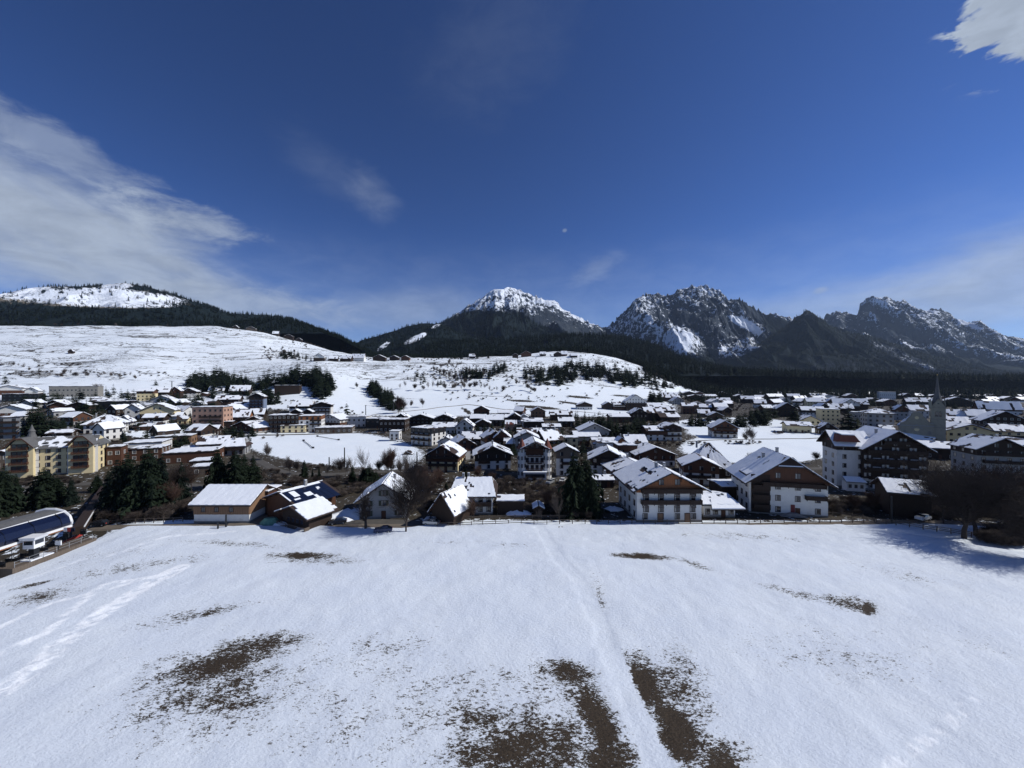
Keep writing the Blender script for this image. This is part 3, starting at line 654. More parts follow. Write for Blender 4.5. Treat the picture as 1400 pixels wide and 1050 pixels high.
def house(x0, x1, ridge, eave, base, t='g', wall='W', top=None, n=None, bal=(), rot=None, d=None, ov=None, melt=.12, rmelt=0., chim=1, lab=None, cols=None, roof='roof_brown', topz=None, name=None, Y=None, win=True, cat='house', shut=None, rail='wood_dark', cell=None, snow=True, door=True, group=None, half=0.):
    p = hit((x0+x1)/2, base)
    if p is None: raise ValueError('no ground at %s' % str((x0, x1, base)))
    if Y: p = Vector((((x0+x1)/2-700)/F*Y, Y, gz(((x0+x1)/2-700)/F*Y, Y)))
    Y = p.y; m = Y/F
    rw = (x1-x0)*m; near = Y < 175; mid = Y < 330
    if ov is None: ov = min(1.1, rw*.07) if t != 'f' else .3
    u_ = p.x/Y
    if rot is None: rot = -math.degrees(math.atan(u_))*.55 if abs(u_) > .45 else 0
    W = rw/(max(.75, math.cos(R(rot))-u_*math.sin(R(rot))) if abs(rot) > 0 and abs(u_) > .45 else 1)-2*ov; th = .28 if near else .35
    zb = CZ+(HOR-base)*m; he = (base-eave)*m; 
    D = d or max(6, min(13, W*.95))
    if t == 'g': hr = (base-ridge)*m
    elif t == 'f': hr = he = (base-ridge)*m
    else: Yr = Y+D/2; hr = CZ+(HOR-ridge)*Yr/F-p.z; hr = max(hr, he+.4)
    hr = max(hr, he+.3) if t != 'f' else he
    if t == 'g': he += ov*(hr-he)/(W/2+ov)
    elif t in 's': pass
    g0 = p.z
    if name is None: name = 'house'
    root = empty(name, (p.x, p.y, g0), R(rot)); 
    h = H(); h.root = root; h.W, h.D, h.he, h.hr, h.Y, h.p, h.t, h.wall, h.top, h.cx, h.base, h.bal, h.lab, h.cat, h.near, h.rw = W, D, he, hr, Y, p, t, wall, top, (x0+x1)/2, base, bal, lab, cat, near, rw
    h.nst = n or max(1, int(round((he+.3)/2.9))); h.group = group; h.roofm = roof; h.ridgepx = ridge; h.ov = ov
    HOUSES.append(h)
    wm = WALL[wall]; x = W/2; sk = 3.0
    mb = MB().use(wm)
    if t == 'g': mb.prism([(-x, -sk), (x, -sk), (x, he), (0, hr-.12), (-x, he)], 0, D)
    elif t == 's':
        a = [(0, -sk), (D, -sk), (D, he), (D/2, hr-.12), (0, he)]
        vs = [(-x, y, z) for y, z in a]+[(x, y, z) for y, z in a]
        mb.add(vs, [(4, 3, 2, 1, 0), (5, 6, 7, 8, 9)]+[(i, (i+1) % 5, (i+1) % 5+5, i+5) for i in range(5)])
    else: mb.box(-x, x, 0, D, -sk, he)
    mb.build('wall', root)
    if near or mid:   # plinth
        if wall not in 'DBOYR': MB().use('stone_grey').box(-x-.03, x+.03, -.04, D+.03, -2.9, .55).build('plinth', root)
    # upper timber cladding
    tz = topz if topz is not None else (he-2.6 if t == 'g' else he-2.7)
    if top:
        mb = MB().use(WALL[top]); e = .09
        if t == 'g':
            xe = x+e; s = (hr-he)/x
            mb.prism([(-xe, tz), (xe, tz), (xe, he-.02), (0, hr-.14), (-xe, he-.02)], -e-.02, D+e)
        elif t == 's':
            a = [(-e, tz), (D+e, tz), (D+e, he-.05), (D/2, hr-.14), (-e, he-.05)]
            vs = [(-x-e, y, z) for y, z in a]+[(x+e, y, z) for y, z in a]
            mb.add(vs, [(4, 3, 2, 1, 0), (5, 6, 7, 8, 9)]+[(i, (i+1) % 5, (i+1) % 5+5, i+5) for i in range(5)])
        else: mb.box(-x-e, x+e, -e, D+e, tz, he-.05)
        mb.build('timber_cladding', root)
    # roof
    rb = MB().use(roof); cell = cell or (.7 if near else (1.2 if mid else 2.2)); sb = MB(); sd_ = len(HOUSES)
    sth = (.20 if near else .28)
    if t == 'g':
        s = (hr-he)/x; ex = x+ov; ez = he-ov*s; y0 = -ov*1.15; y1 = D+ov*.8
        for sg in (-1, 1):
            A, B, C, Dd = (sg*ex, y0, ez), (sg*ex, y1, ez), (0, y1, hr+.02), (0, y0, hr+.02)
            if half:
                hb = y0; C = (0, y1, hr+.02); Dd = (0, y0, hr+.02)
            q = [A, B, C, Dd]
            rb.slab([(a, b, c+th) for a, b, c in q], th)
            if snow: snow_slab(sb, *[(a, b, c+th) for a, b, c in q], th=sth, cell=cell, melt=melt, seed=sd_*2+sg, ridge_melt=rmelt)
        rz = lambda lx, ly: hr-abs(lx)*s+th
    elif t == 's':
        s = (hr-he)/(D/2); ey = ov; ez = he-ov*s; hx = half*(x+ov)
        for y_e, y_r in ((-ov, D/2), (D+ov, D/2)):
            A, B, C, Dd = (-x-ov, y_e, ez), (x+ov, y_e, ez), (x+ov-hx, y_r, hr+.02), (-x-ov+hx, y_r, hr+.02)
            rb.slab([(a, b, c+th) for a, b, c in (A, B, C, Dd)], th)
            if snow: snow_slab(sb, *[(a, b, c+th) for a, b, c in (A, B, C, Dd)], th=sth, cell=cell, melt=melt, seed=sd_*2+int(y_e < 0), ridge_melt=rmelt)
        if hx:
            for sg in (-1, 1):
                A, B, C = (sg*(x+ov), -ov, ez), (sg*(x+ov), D+ov, ez), (sg*(x+ov-hx), D/2, hr+.02)
                rb.slab([(a, b, c+th) for a, b, c in (A, B, C)], th)
        rz = lambda lx, ly: hr-abs(ly-D/2)*s+th
    elif t == 'h':
        ax, ay = x+ov, ov; rr = max(0, x-D/2)*.9+.3; s = (hr-he)/(D/2)
        e = [(-ax, -ay, he), (ax, -ay, he), (ax, D+ay, he), (-ax, D+ay, he)]; r0, r1 = (-rr, D/2, hr), (rr, D/2, hr)
        for q in ((e[0], e[1], r1, r0), (e[2], e[3], r0, r1)):
            rb.slab([(a, b, c+th) for a, b, c in q], th)
            if snow: snow_slab(sb, *[(a, b, c+th) for a, b, c in q], th=sth, cell=cell, melt=melt, seed=sd_*3, ridge_melt=rmelt)
        for q in ((e[1], e[2], r1), (e[3], e[0], r0)):
            rb.slab([(a, b, c+th) for a, b, c in q], th)
            if snow: snow_slab(sb, *[(a, b, c+th) for a, b, c in (q[0], q[1], q[2], q[2])], th=sth, cell=cell, melt=melt, seed=sd_*3+1, ridge_melt=rmelt)
        rz = lambda lx, ly: hr-abs(ly-D/2)*s+th
    else:
        rb.box(-x-ov, x+ov, -ov, D+ov, he, he+.3)
        if snow: snow_slab(sb, (-x-ov, -ov, he+.3), (x+ov, -ov, he+.3), (x+ov, D+ov, he+.3), (-x-ov, D+ov, he+.3), th=.25, cell=cell*1.5, melt=melt, seed=sd_*3)
        rz = lambda lx, ly: he+.3
    ro = rb.build('roof', root)
    if snow and sb.f: sb.build('snow_cover', ro)
    h.rz = rz; h.roof = ro
    if chim and t != 'f':
        for c in range(chim):
            lx = (random.uniform(-.35, .35)*x if t == 'g' else random.uniform(-.7, .7)*x); ly = (D*random.uniform(.3, .8) if t == 'g' else D/2+random.uniform(-.15, .1)*D)
            link('chimney', chimney_mesh(), ro, (lx, ly, rz(lx, ly)))
    # windows
    sh = he/h.nst if h.nst else 3
    sh = min(3.1, max(2.4, sh)); nst = max(1, int((he+.3)/sh)) if n is None else n; sh = (he)/nst if n else sh
    ww, wh = (1.15, 1.4) if near else (1.2, 1.4)
    if win:
        fr = 'frame_white' if (wall in 'DBOR' and mid) else 'frame_brown'
        fm, pn, both = window_mesh(ww, wh, fr, shut=shut if near else None)
        spots = []
        nc = cols or max(2, int(W/3.2))
        rows = nst+(1 if (t == 'g' and hr-he > 2.2) else 0)
        for r in range(rows):
            z = 1.55+r*sh
            if z < .9: continue
            for c in range(nc):
                lx = -W/2+W*(c+.5)/nc
                if t == 'g' and z+wh/2+.3 > hr-abs(lx)*(hr-he)/x-.3: continue
                if t != 'g' and z+wh/2 > he-.15: continue
                if r == 0 and door and c == nc//2: continue
                spots.append((lx, z, 0, (r, c)))
            side = -1 if p.x > 0 else 1
            if z+wh/2 < he-.15:
                ns = max(1, int(D/3.6))
                for c in range(ns): spots.append((D*(c+.5)/ns, z, side, (r, c)))
        e = .11 if top else .02
        far = MB().use('glass')
        for a, z, sd2, rc in spots:
            ee = .11 if (top and z > tz) else 0
            if sd2 == 0: loc, rz_ = (a, -ee-.02, z), 0
            elif sd2 == -1: loc, rz_ = (-x-ee-.02, a, z), -math.pi/2
            else: loc, rz_ = (x+ee+.02, a, z), math.pi/2
            if near:
                o = link('window', fm, root, loc, rz_); link('pane', pn, o)
            elif mid: link('window', both, root, loc, rz_)
            else:
                if sd2 == 0: far.box(a-ww/2, a+ww/2, -ee-.06, -ee+.02, z-wh/2, z+wh/2)
        if far.f: tag(far.build('windows', root), kind='stuff')
        if door and mid: MB().use('frame_brown').box(-.6, .6, -.06, .02, 0, 2.15).use('wood_brown').box(-.5, .5, -.08, -.061, .05, 2.05).build('door', root, (-W/2+W*(nc//2+.5)/nc, 0, 0))
    for bz in bal:
        # (height above base, length fraction, offset fraction)
        z, fr_, of = bz if isinstance(bz, tuple) else (bz, .9, 0)
        link('balcony', balcony_mesh(W*fr_, 1.15 if near else 1.3, rail, 1.0, gap=False), root, (of*W, -.12 if top and z > tz-1.2 else -.03, z))
    if near and t in 'gs':    # rafter tails
        if t == 'g':
            if 'rf' not in WN: WN['rf'] = MB().use('wood_brown').box(-.09, .09, -1, 0, -.28, -.02).mesh('rafter')
            for f in (-.96, -.62, -.3, .3, .62, .96): link('rafter', WN['rf'], root, (f*x, 0, rz(f*x, 0)-th)).scale = (1, ov, 1)
    return h
# ---- the row of houses behind the road, built one by one
big = house(845+17, 968, 646, 671.5, 714, 'g', 'W', 'O', n=3, bal=[(5.0, .93, .02), (7.9, .93, .02)], d=17, ov=1.7, melt=.03, cols=4, chim=2, shut=None, name='guest_house', topz=7.7,
            lab='large white guest house with two long dark balconies and orange timber gable', door=False)
for a in (.30, .72):
    dd = MB().use('frame_brown').box(-.75, .75, -.08, .02, 0, 2.4).use('wood_weathered').box(-.6, .6, -.10, -.081, .05, 2.25).mesh('door')
    link('door', dd, big.root, (-big.W/2+big.W*(a+.06), -.04, 0))
gw = window_mesh(1.25, 1.5, 'frame_brown')
for z in (3.0, 6.05):
    for k in (-.36, -.13, .12, .36): o = link('window', gw[0], big.root, (k*big.W, -.06, z+.45)); link('pane', gw[1], o)
for k in (-.18, .18): MB().use('wood_dark').box(-.12, .12, -.1, .0, 0, 2.0).build('gable_post', big.root, (k*big.W, -.05, big.he+1.5))
h = house(1014, 1140, 630, 668, 709, 'g', 'W', 'B', n=3, bal=[(8.1, .80, .06), (4.9, .26, .34)], d=15, ov=1.6, melt=.02, rmelt=.0, cols=4, chim=2, name='chalet_house', topz=8.6, rot=-13,
          lab='tall white house with recessed timber stair bay beside snowy meadow fence', Y=106)
# lit clipped gable, lean dormer on the left slope, stair recess
MB().use('roof_brown').slab([(-3.4, -2.0, h.hr-2.3), (3.4, -2.0, h.hr-2.3), (1.1, -.6, h.hr+.2), (-1.1, -.6, h.hr+.2)], .2).use('roof_snow').slab([(-3.0, -1.9, h.hr-2.1), (3.0, -1.9, h.hr-2.1), (1.3, -.9, h.hr-.5), (-1.3, -.9, h.hr-.5)], .18).build('clipped_gable', h.root)
MB().use('wood_dark').prism([(-9.5, -2), (-7.4, -2), (-7.4, 0), (-9.5, -.0)], 0, .1).build('shed_dormer_cheek', h.roof, (3.2, 5.0, h.he+1.4))
MB().use('roof_brown').slab([(-9.6, 2.2, h.he+.75), (-9.6, 8.2, h.he+.75), (-3.6, 8.2, h.he+3.6), (-3.6, 2.2, h.he+3.6)], .25).use('roof_snow').slab([(-9.4, 2.4, h.he+.98), (-9.4, 8.0, h.he+.98), (-3.8, 8.0, h.he+3.76), (-3.8, 2.4, h.he+3.76)], .2).use('wood_dark').box(-8.2, -3.8, 2.5, 8, h.he-1, h.he+1.3).build('shed_dormer', h.root)
MB().use('wood_dark').box(-h.W/2+.5, -h.W/2+5.2, -.18, .05, .4, h.he+1.6).build('stair_recess', h.root)
for k in range(3): link('balcony', balcony_mesh(4.2, .9, 'wood_dark'), h.root, (-h.W/2+2.9, -.2, 1.8+k*2.7))
MB().use('door_red').box(-.5, .5, -.1, .0, 0, 2.1).build('door', h.root, (1.2, 0, .9))
MB().use('concrete').prism([(-3.4, -.5), (3.4, -.5), (3.4, 0), (.8, .95), (-.8, .95), (-3.4, 0)], -1.6, -.2).build('front_steps', h.root, (1.2, 0, 0))
an = house(957, 1010, 676, 696, 714, 's', 'W', None, n=1, d=11, ov=1.0, melt=.12, rmelt=.4, chim=1, lab='low white annex with half-melted black roof beside the guest house', name='annex', cols=4, rot=0, Y=104, roof='metal_dark')
MB().use('roof_snow').slab([(-3.2, -2.4, 3.2), (5.6, -2.4, 3.2), (3.9, 1.5, 4.7), (-1.6, 1.5, 4.7)], .3).use('wood_dark').slab([(-3.4, -2.5, 2.9), (5.8, -2.5, 2.9), (4.0, 1.5, 4.4), (-1.7, 1.5, 4.4)], .25).build('porch_roof', an.root)
house(985, 1021, 672, 680, 700, 's', 'D', None, n=1, d=8, melt=.02, chim=0, lab='dark garage with smooth snow roof between annex and tall white house', name='garage', win=False, rot=0, Y=118)

hw = house(1137, 1192, 591, 609.5, 671, 's', 'W', 'D', n=5, d=10, ov=1.6, melt=.0, chim=0, lab='left wing', name='hotel_wing', rot=0, Y=131, cols=2, topz=13.0, door=False)
hm = house(1176, 1272, 589, 616, 671, 'g', 'W', 'D', n=5, d=15, ov=1.8, melt=.03, chim=1, name='hotel', rot=0, Y=129, cols=5, topz=3.9, bal=[(3.9, .86, 0), (6.9, .92, 0), (9.9, .95, 0), (12.9, .95, 0), (16.0, .42, 0)],
           lab='big dark timber hotel with five storeys of balconies and low white bay', cat='hotel', door=False)
# the wing belongs to the hotel: move its parts under the hotel
HOUSES.remove(hw)
wing_off = Vector(hw.root.location)-Vector(hm.root.location)
for ch in list(hw.root.children):
    ch.parent = hm.root; ch.location = Vector(ch.location)+wing_off
bpy.data.objects.remove(hw.root)
MB().use('roof_red').prism([(-4.2, 0), (4.2, 0), (2.2, 2.3), (-2.2, 2.3)], -2.2, 4).use('roof_snow').slab([(-2, -2.3, 2.35+.3), (2, -2.3, 2.65), (1.9, 3.5, 2.9), (-1.9, 3.5, 2.9)], .3).build('roof_dormer', hm.root, (wing_off.x-2.2, 2.6, 16.0))
MB().use('plaster_white').box(-3, 3, -3, 0, -1, 3.0).use('roof_slate').slab([(-3.5, -3.6, 3.1), (3.5, -3.6, 3.1), (3.0, .0, 4.2), (-3.0, .0, 4.2)], .2).use('roof_snow').slab([(-3.4, -3.5, 3.25), (3.4, -3.5, 3.25), (2.9, -.1, 4.35), (-2.9, -.1, 4.35)], .14).use('glass').box(-2.4, -1.4, -3.06, -2.98, 1, 2.2).box(-.5, .5, -3.06, -2.98, 1, 2.2).box(1.4, 2.4, -3.06, -2.98, 1, 2.2).build('bay_window', hm.root, (-hm.W/2-4.5, -.2, 0))

bigw = window_mesh(2.3, 1.25, 'frame_brown')[0]; bigp = MB().use('curtain').box(-1.1, 1.1, -.02, .03, -.6, .6).use('glass').box(-.35, .4, -.03, -.021, -.58, .58).mesh('pane')
for k, z in enumerate((2.3, 5.2, 8.2, 11.2, 14.1, 17.2)):
    for x in ((-9, -3.2, 2.6, 8.4) if k < 4 else ((-5.5, 0, 5.5) if k == 4 else (-2.4, 2.4))):
        o = link('window', bigw, hm.root, (x, -.16, z)); link('pane', bigp, o)
for k in (2.2, 4.95, 7.95): MB().use('plaster_white').box(-hm.W/2+.3, hm.W/2-.3, -.14, .02, k-.5+1.7-.9, k+1.0).build('light_band', hm.root, (0, 0, 2.0 if k > 2.3 else 0))
hm.root.rotation_euler.z = R(-16); hm.root.scale = (.86, 1, 1)
# yellow hotel at the left
yh = house(12, 134, 597, 618.5, 656, 's', 'C', None, n=4, rot=27, d=12, ov=.7, melt=.3, rmelt=.35, chim=0, roof='roof_slate', name='yellow_hotel', cat='hotel', cols=8, Y=150, door=False, half=.1,
           lab='long yellow hotel with two curved gables, round dormers and corner turret')
for cx in (-yh.W*.36, yh.W*.36):
    x = 3.5; e = yh.he
    poly = [(-x, 0), (x, 0), (x, e+.4), (x-.9, e+1.6), (x-1.9, e+3.0), (.8, e+3.9), (-.8, e+3.9), (-x+1.9, e+3.0), (-x+.9, e+1.6), (-x, e+.4)]
    MB().use('plaster_cream').prism(poly, -1.6, 4).build('gable_bay', yh.root, (cx, 0, 0))
    for sg in (-1, 1): MB().use('paint_white').box(-.5, .5, -.06, .02, 0, e+.3).build('white_pilaster', yh.root, (cx+sg*(x+.35), -.04, 0))
    rp = [(p[0]*1.13, p[1]+.25) for p in poly[2:]]
    mb = MB().use('roof_slate')
    for a, b in zip(rp[:-1], rp[1:]): mb.slab([(a[0], -2.6, a[1]+.2), (a[0], 3.4, a[1]+.2), (b[0], 3.4, b[1]+.2), (b[0], -2.6, b[1]+.2)], .35)
    mb.use('wood_brown')
    for a, b in zip(rp[:-1], rp[1:]): mb.slab([(a[0], -2.68, a[1]+.24), (a[0], -2.601, a[1]+.24), (b[0], -2.601, b[1]+.24), (b[0], -2.68, b[1]+.24)], .5)
    mb.build('bay_roof', yh.root, (cx, 0, 0))
    for k in range(4):
        link('balcony', balcony_mesh(4.8, 1.0, 'wood_brown', .8, gap=True), yh.root, (cx, -1.62, 2.5+k*2.75))
        MB().use('wood_brown').box(-2.2, 2.2, -.05, .02, 0, 2.1).use('glass').box(-1.9, -.75, -.09, -.051, .3, 1.9).box(-.5, .5, -.09, -.051, .3, 1.9).box(.75, 1.9, -.09, -.051, .3, 1.9).build('window', yh.root, (cx, -1.62, 2.5+k*2.75))
for k in (-2.9, 0, 2.9):
    MB().use('roof_slate').prism([(.95*math.cos(a), .2+.95*math.sin(a)) for a in np.linspace(0, math.pi, 9)], 0, 3).use('glass').prism([(.55*math.cos(a), .35+.55*math.sin(a)) for a in np.linspace(0, 2*math.pi, 9)[:-1]], -.04, .02).build('round_dormer', yh.roof, (k, 1.4, yh.he+1.0))
t_ = MB().use('plaster_cream').prismz([(1.2*math.cos(a), 1.2*math.sin(a)) for a in np.linspace(0, 2*math.pi, 13)[:-1]], 0, yh.hr-.5).use('roof_slate')
pr = [(1.7, yh.hr-1.6), (1.45, yh.hr+.4), (.95, yh.hr+1.8), (.85, yh.hr+2.6), (1.05, yh.hr+2.8), (.6, yh.hr+3.6), (.1, yh.hr+5.4)]
for (a, z0), (b, z1) in zip(pr[:-1], pr[1:]): t_.tube((0, 0, z0), (0, 0, z1), a, b, 12)
t_.build('corner_turret', yh.root, (-yh.W*.36, 5.5, 0))

# barn with the wide snow roof
bn = house(260, 346, 664, 689, 716, 's', 'W', 'Y', n=2, d=12, ov=1.0, melt=.0, rmelt=.0, chim=0, win=False, name='barn', cat='barn', rot=0, Y=99.5, topz=2.3, lab='long barn with white base, weathered boards and bright snow-covered roof', door=False)
mb = MB().use('wood_brown')
n_ = int(bn.W/.42)
bd = MB().use('wood_weathered').box(-.185, .185, -.05, 0, 0, bn.he-2.45).mesh('board')
for i in range(n_): link('board', bd, bn.root, (-bn.W/2+.2+bn.W*i/n_, -.115, 2.32+random.uniform(-.03, .03)))
for k in (-4.6, -1.2, 2.6): link('window', window_mesh(.9, 1.1, 'frame_brown')[2], bn.root, (k, -.17, 3.6))
sb_ = house(344, 368, 668, 675, 699, 'f', 'B', None, n=1, d=6, ov=.4, melt=0, chim=0, win=False, name='shed', rot=0, Y=106, lab='dark timber passage joining snow-roofed barn and solar barn', cat='shed')
# barn with solar panels, turned towards the left
so = house(358, 411, 666, 679, 705, 'g', 'B', None, n=2, d=12, ov=.9, melt=.35, rmelt=0, chim=1, win=False, name='solar_barn', cat='barn', Y=101.5, rot=-26, snow=False, lab='brown barn turned sideways with blue solar panels and snow patches on roof', door=False)
s = (so.hr-so.he)/(so.W/2); th = .28
mb = MB(); snow_slab(mb, (-so.W/2-.9, -1, so.he-.9*s+th), (-so.W/2-.9, so.D+.7, so.he-.9*s+th), (0, so.D+.7, so.hr+th), (0, -1, so.hr+th), th=.2, cell=.7, melt=0, seed=3); mb.build('snow_cover', so.roof)
ang = math.atan(s)
pan = MB().use('metal_dark').box(-.02, 1.02, -.02, 1.67, 0, .04).use('solar_glass').box(0, 1.0, 0, 1.65, .04, .055).mesh('solar_panel')
cnt = 0
for i in range(8):
    for j in range(7):
        lx = .35+i*1.05; ly = -.4+j*1.75
        o = link('solar_panel', pan, so.root, (lx*math.cos(ang)+.05, ly, so.hr+th+.06-lx*math.sin(ang))); o.rotation_euler = (0, ang, 0)
for (a0, a1, b0, b1) in [(.1, .9, -.5, 11), (1.4, 4.0, 1.0, 2.6), (3.3, 5.0, 4.0, 5.9), (5.2, 8.3, 5.6, 6.5), (2.2, 3.0, 8.4, 9.3), (2.9, 3.4, 8.2, 8.7), (4.7, 5.3, .3, 1.9), (.8, 5, -1.0, -.6)]:
    q = [(a, b, so.hr+th+.14-a*s) for a, b in ((a0, b0), (a1, b0), (a1, b1), (a0, b1))]
    MB().use('roof_snow').slab(q, .08).build('snow_patch', so.roof)
lo = house(377, 431, 690, 703, 720, 'g', 'D', None, n=1, d=6.5, ov=1.4, melt=.03, chim=0, name='lodge', cat='hut', Y=96.5, rot=-27, cols=4, lab='small dark timber hut with deep snow roof in front of the solar barn', win=False)
for k in (-2.6, -.9, .9, 2.6): link('window', window_mesh(1.0, 1.1, 'frame_brown')[2], lo.root, (k, -.05, 1.8))
link('railing', balcony_mesh(lo.W+.6, 1.3, 'wood_grey', .9, gap=True), lo.root, (0, -.05, .3))
gh = house(487, 562, 663, 688, 711, 'g', 'G', None, n=2, d=12, ov=1.2, melt=.08, chim=1, rot=8, lab='grey stucco house with steep roof behind two bare trees', Y=103, cols=3, shut='shutter_green')
jb = house(583, 627, 675, 704, 717, 'g', 'D', None, n=1, d=9, ov=.8, melt=.08, chim=0, rot=-24, win=False, lab='narrow black timber barn with steep snow roof beside parked cars', name='barn', cat='barn', Y=98.5)
kh = house(612, 679, 653.5, 677, 704, 's', 'W', 'B', n=2, d=11, ov=1.1, melt=.12, rmelt=.15, chim=2, half=.22, lab='white house with rounded snow roof and brown timber balcony beside wooden fence', bal=[(2.7, .5, .22)], topz=4.6, Y=106, cols=5)
house(678, 718, 688, 690, 705, 'f', 'D', None, n=1, d=5, melt=.3, chim=0, win=False, ov=.5, name='carport', cat='carport', lab='long dark open carport right of the white house', Y=106)
house(728, 745, 692, 697, 704, 'g', 'D', None, n=1, d=4, melt=.0, chim=0, win=False, ov=.5, name='shed', cat='shed', lab='tiny snow-topped garden hut before the tall spruces', Y=106)
sr = house(1209, 1280, 656, 676, 710, 's', 'D', None, n=2, d=9, ov=1.0, melt=.04, rmelt=.1, chim=0, rot=-24, win=False, lab='dark board shed with tilted snow roof beside the big bare tree', name='shed', cat='shed', Y=104, door=False)

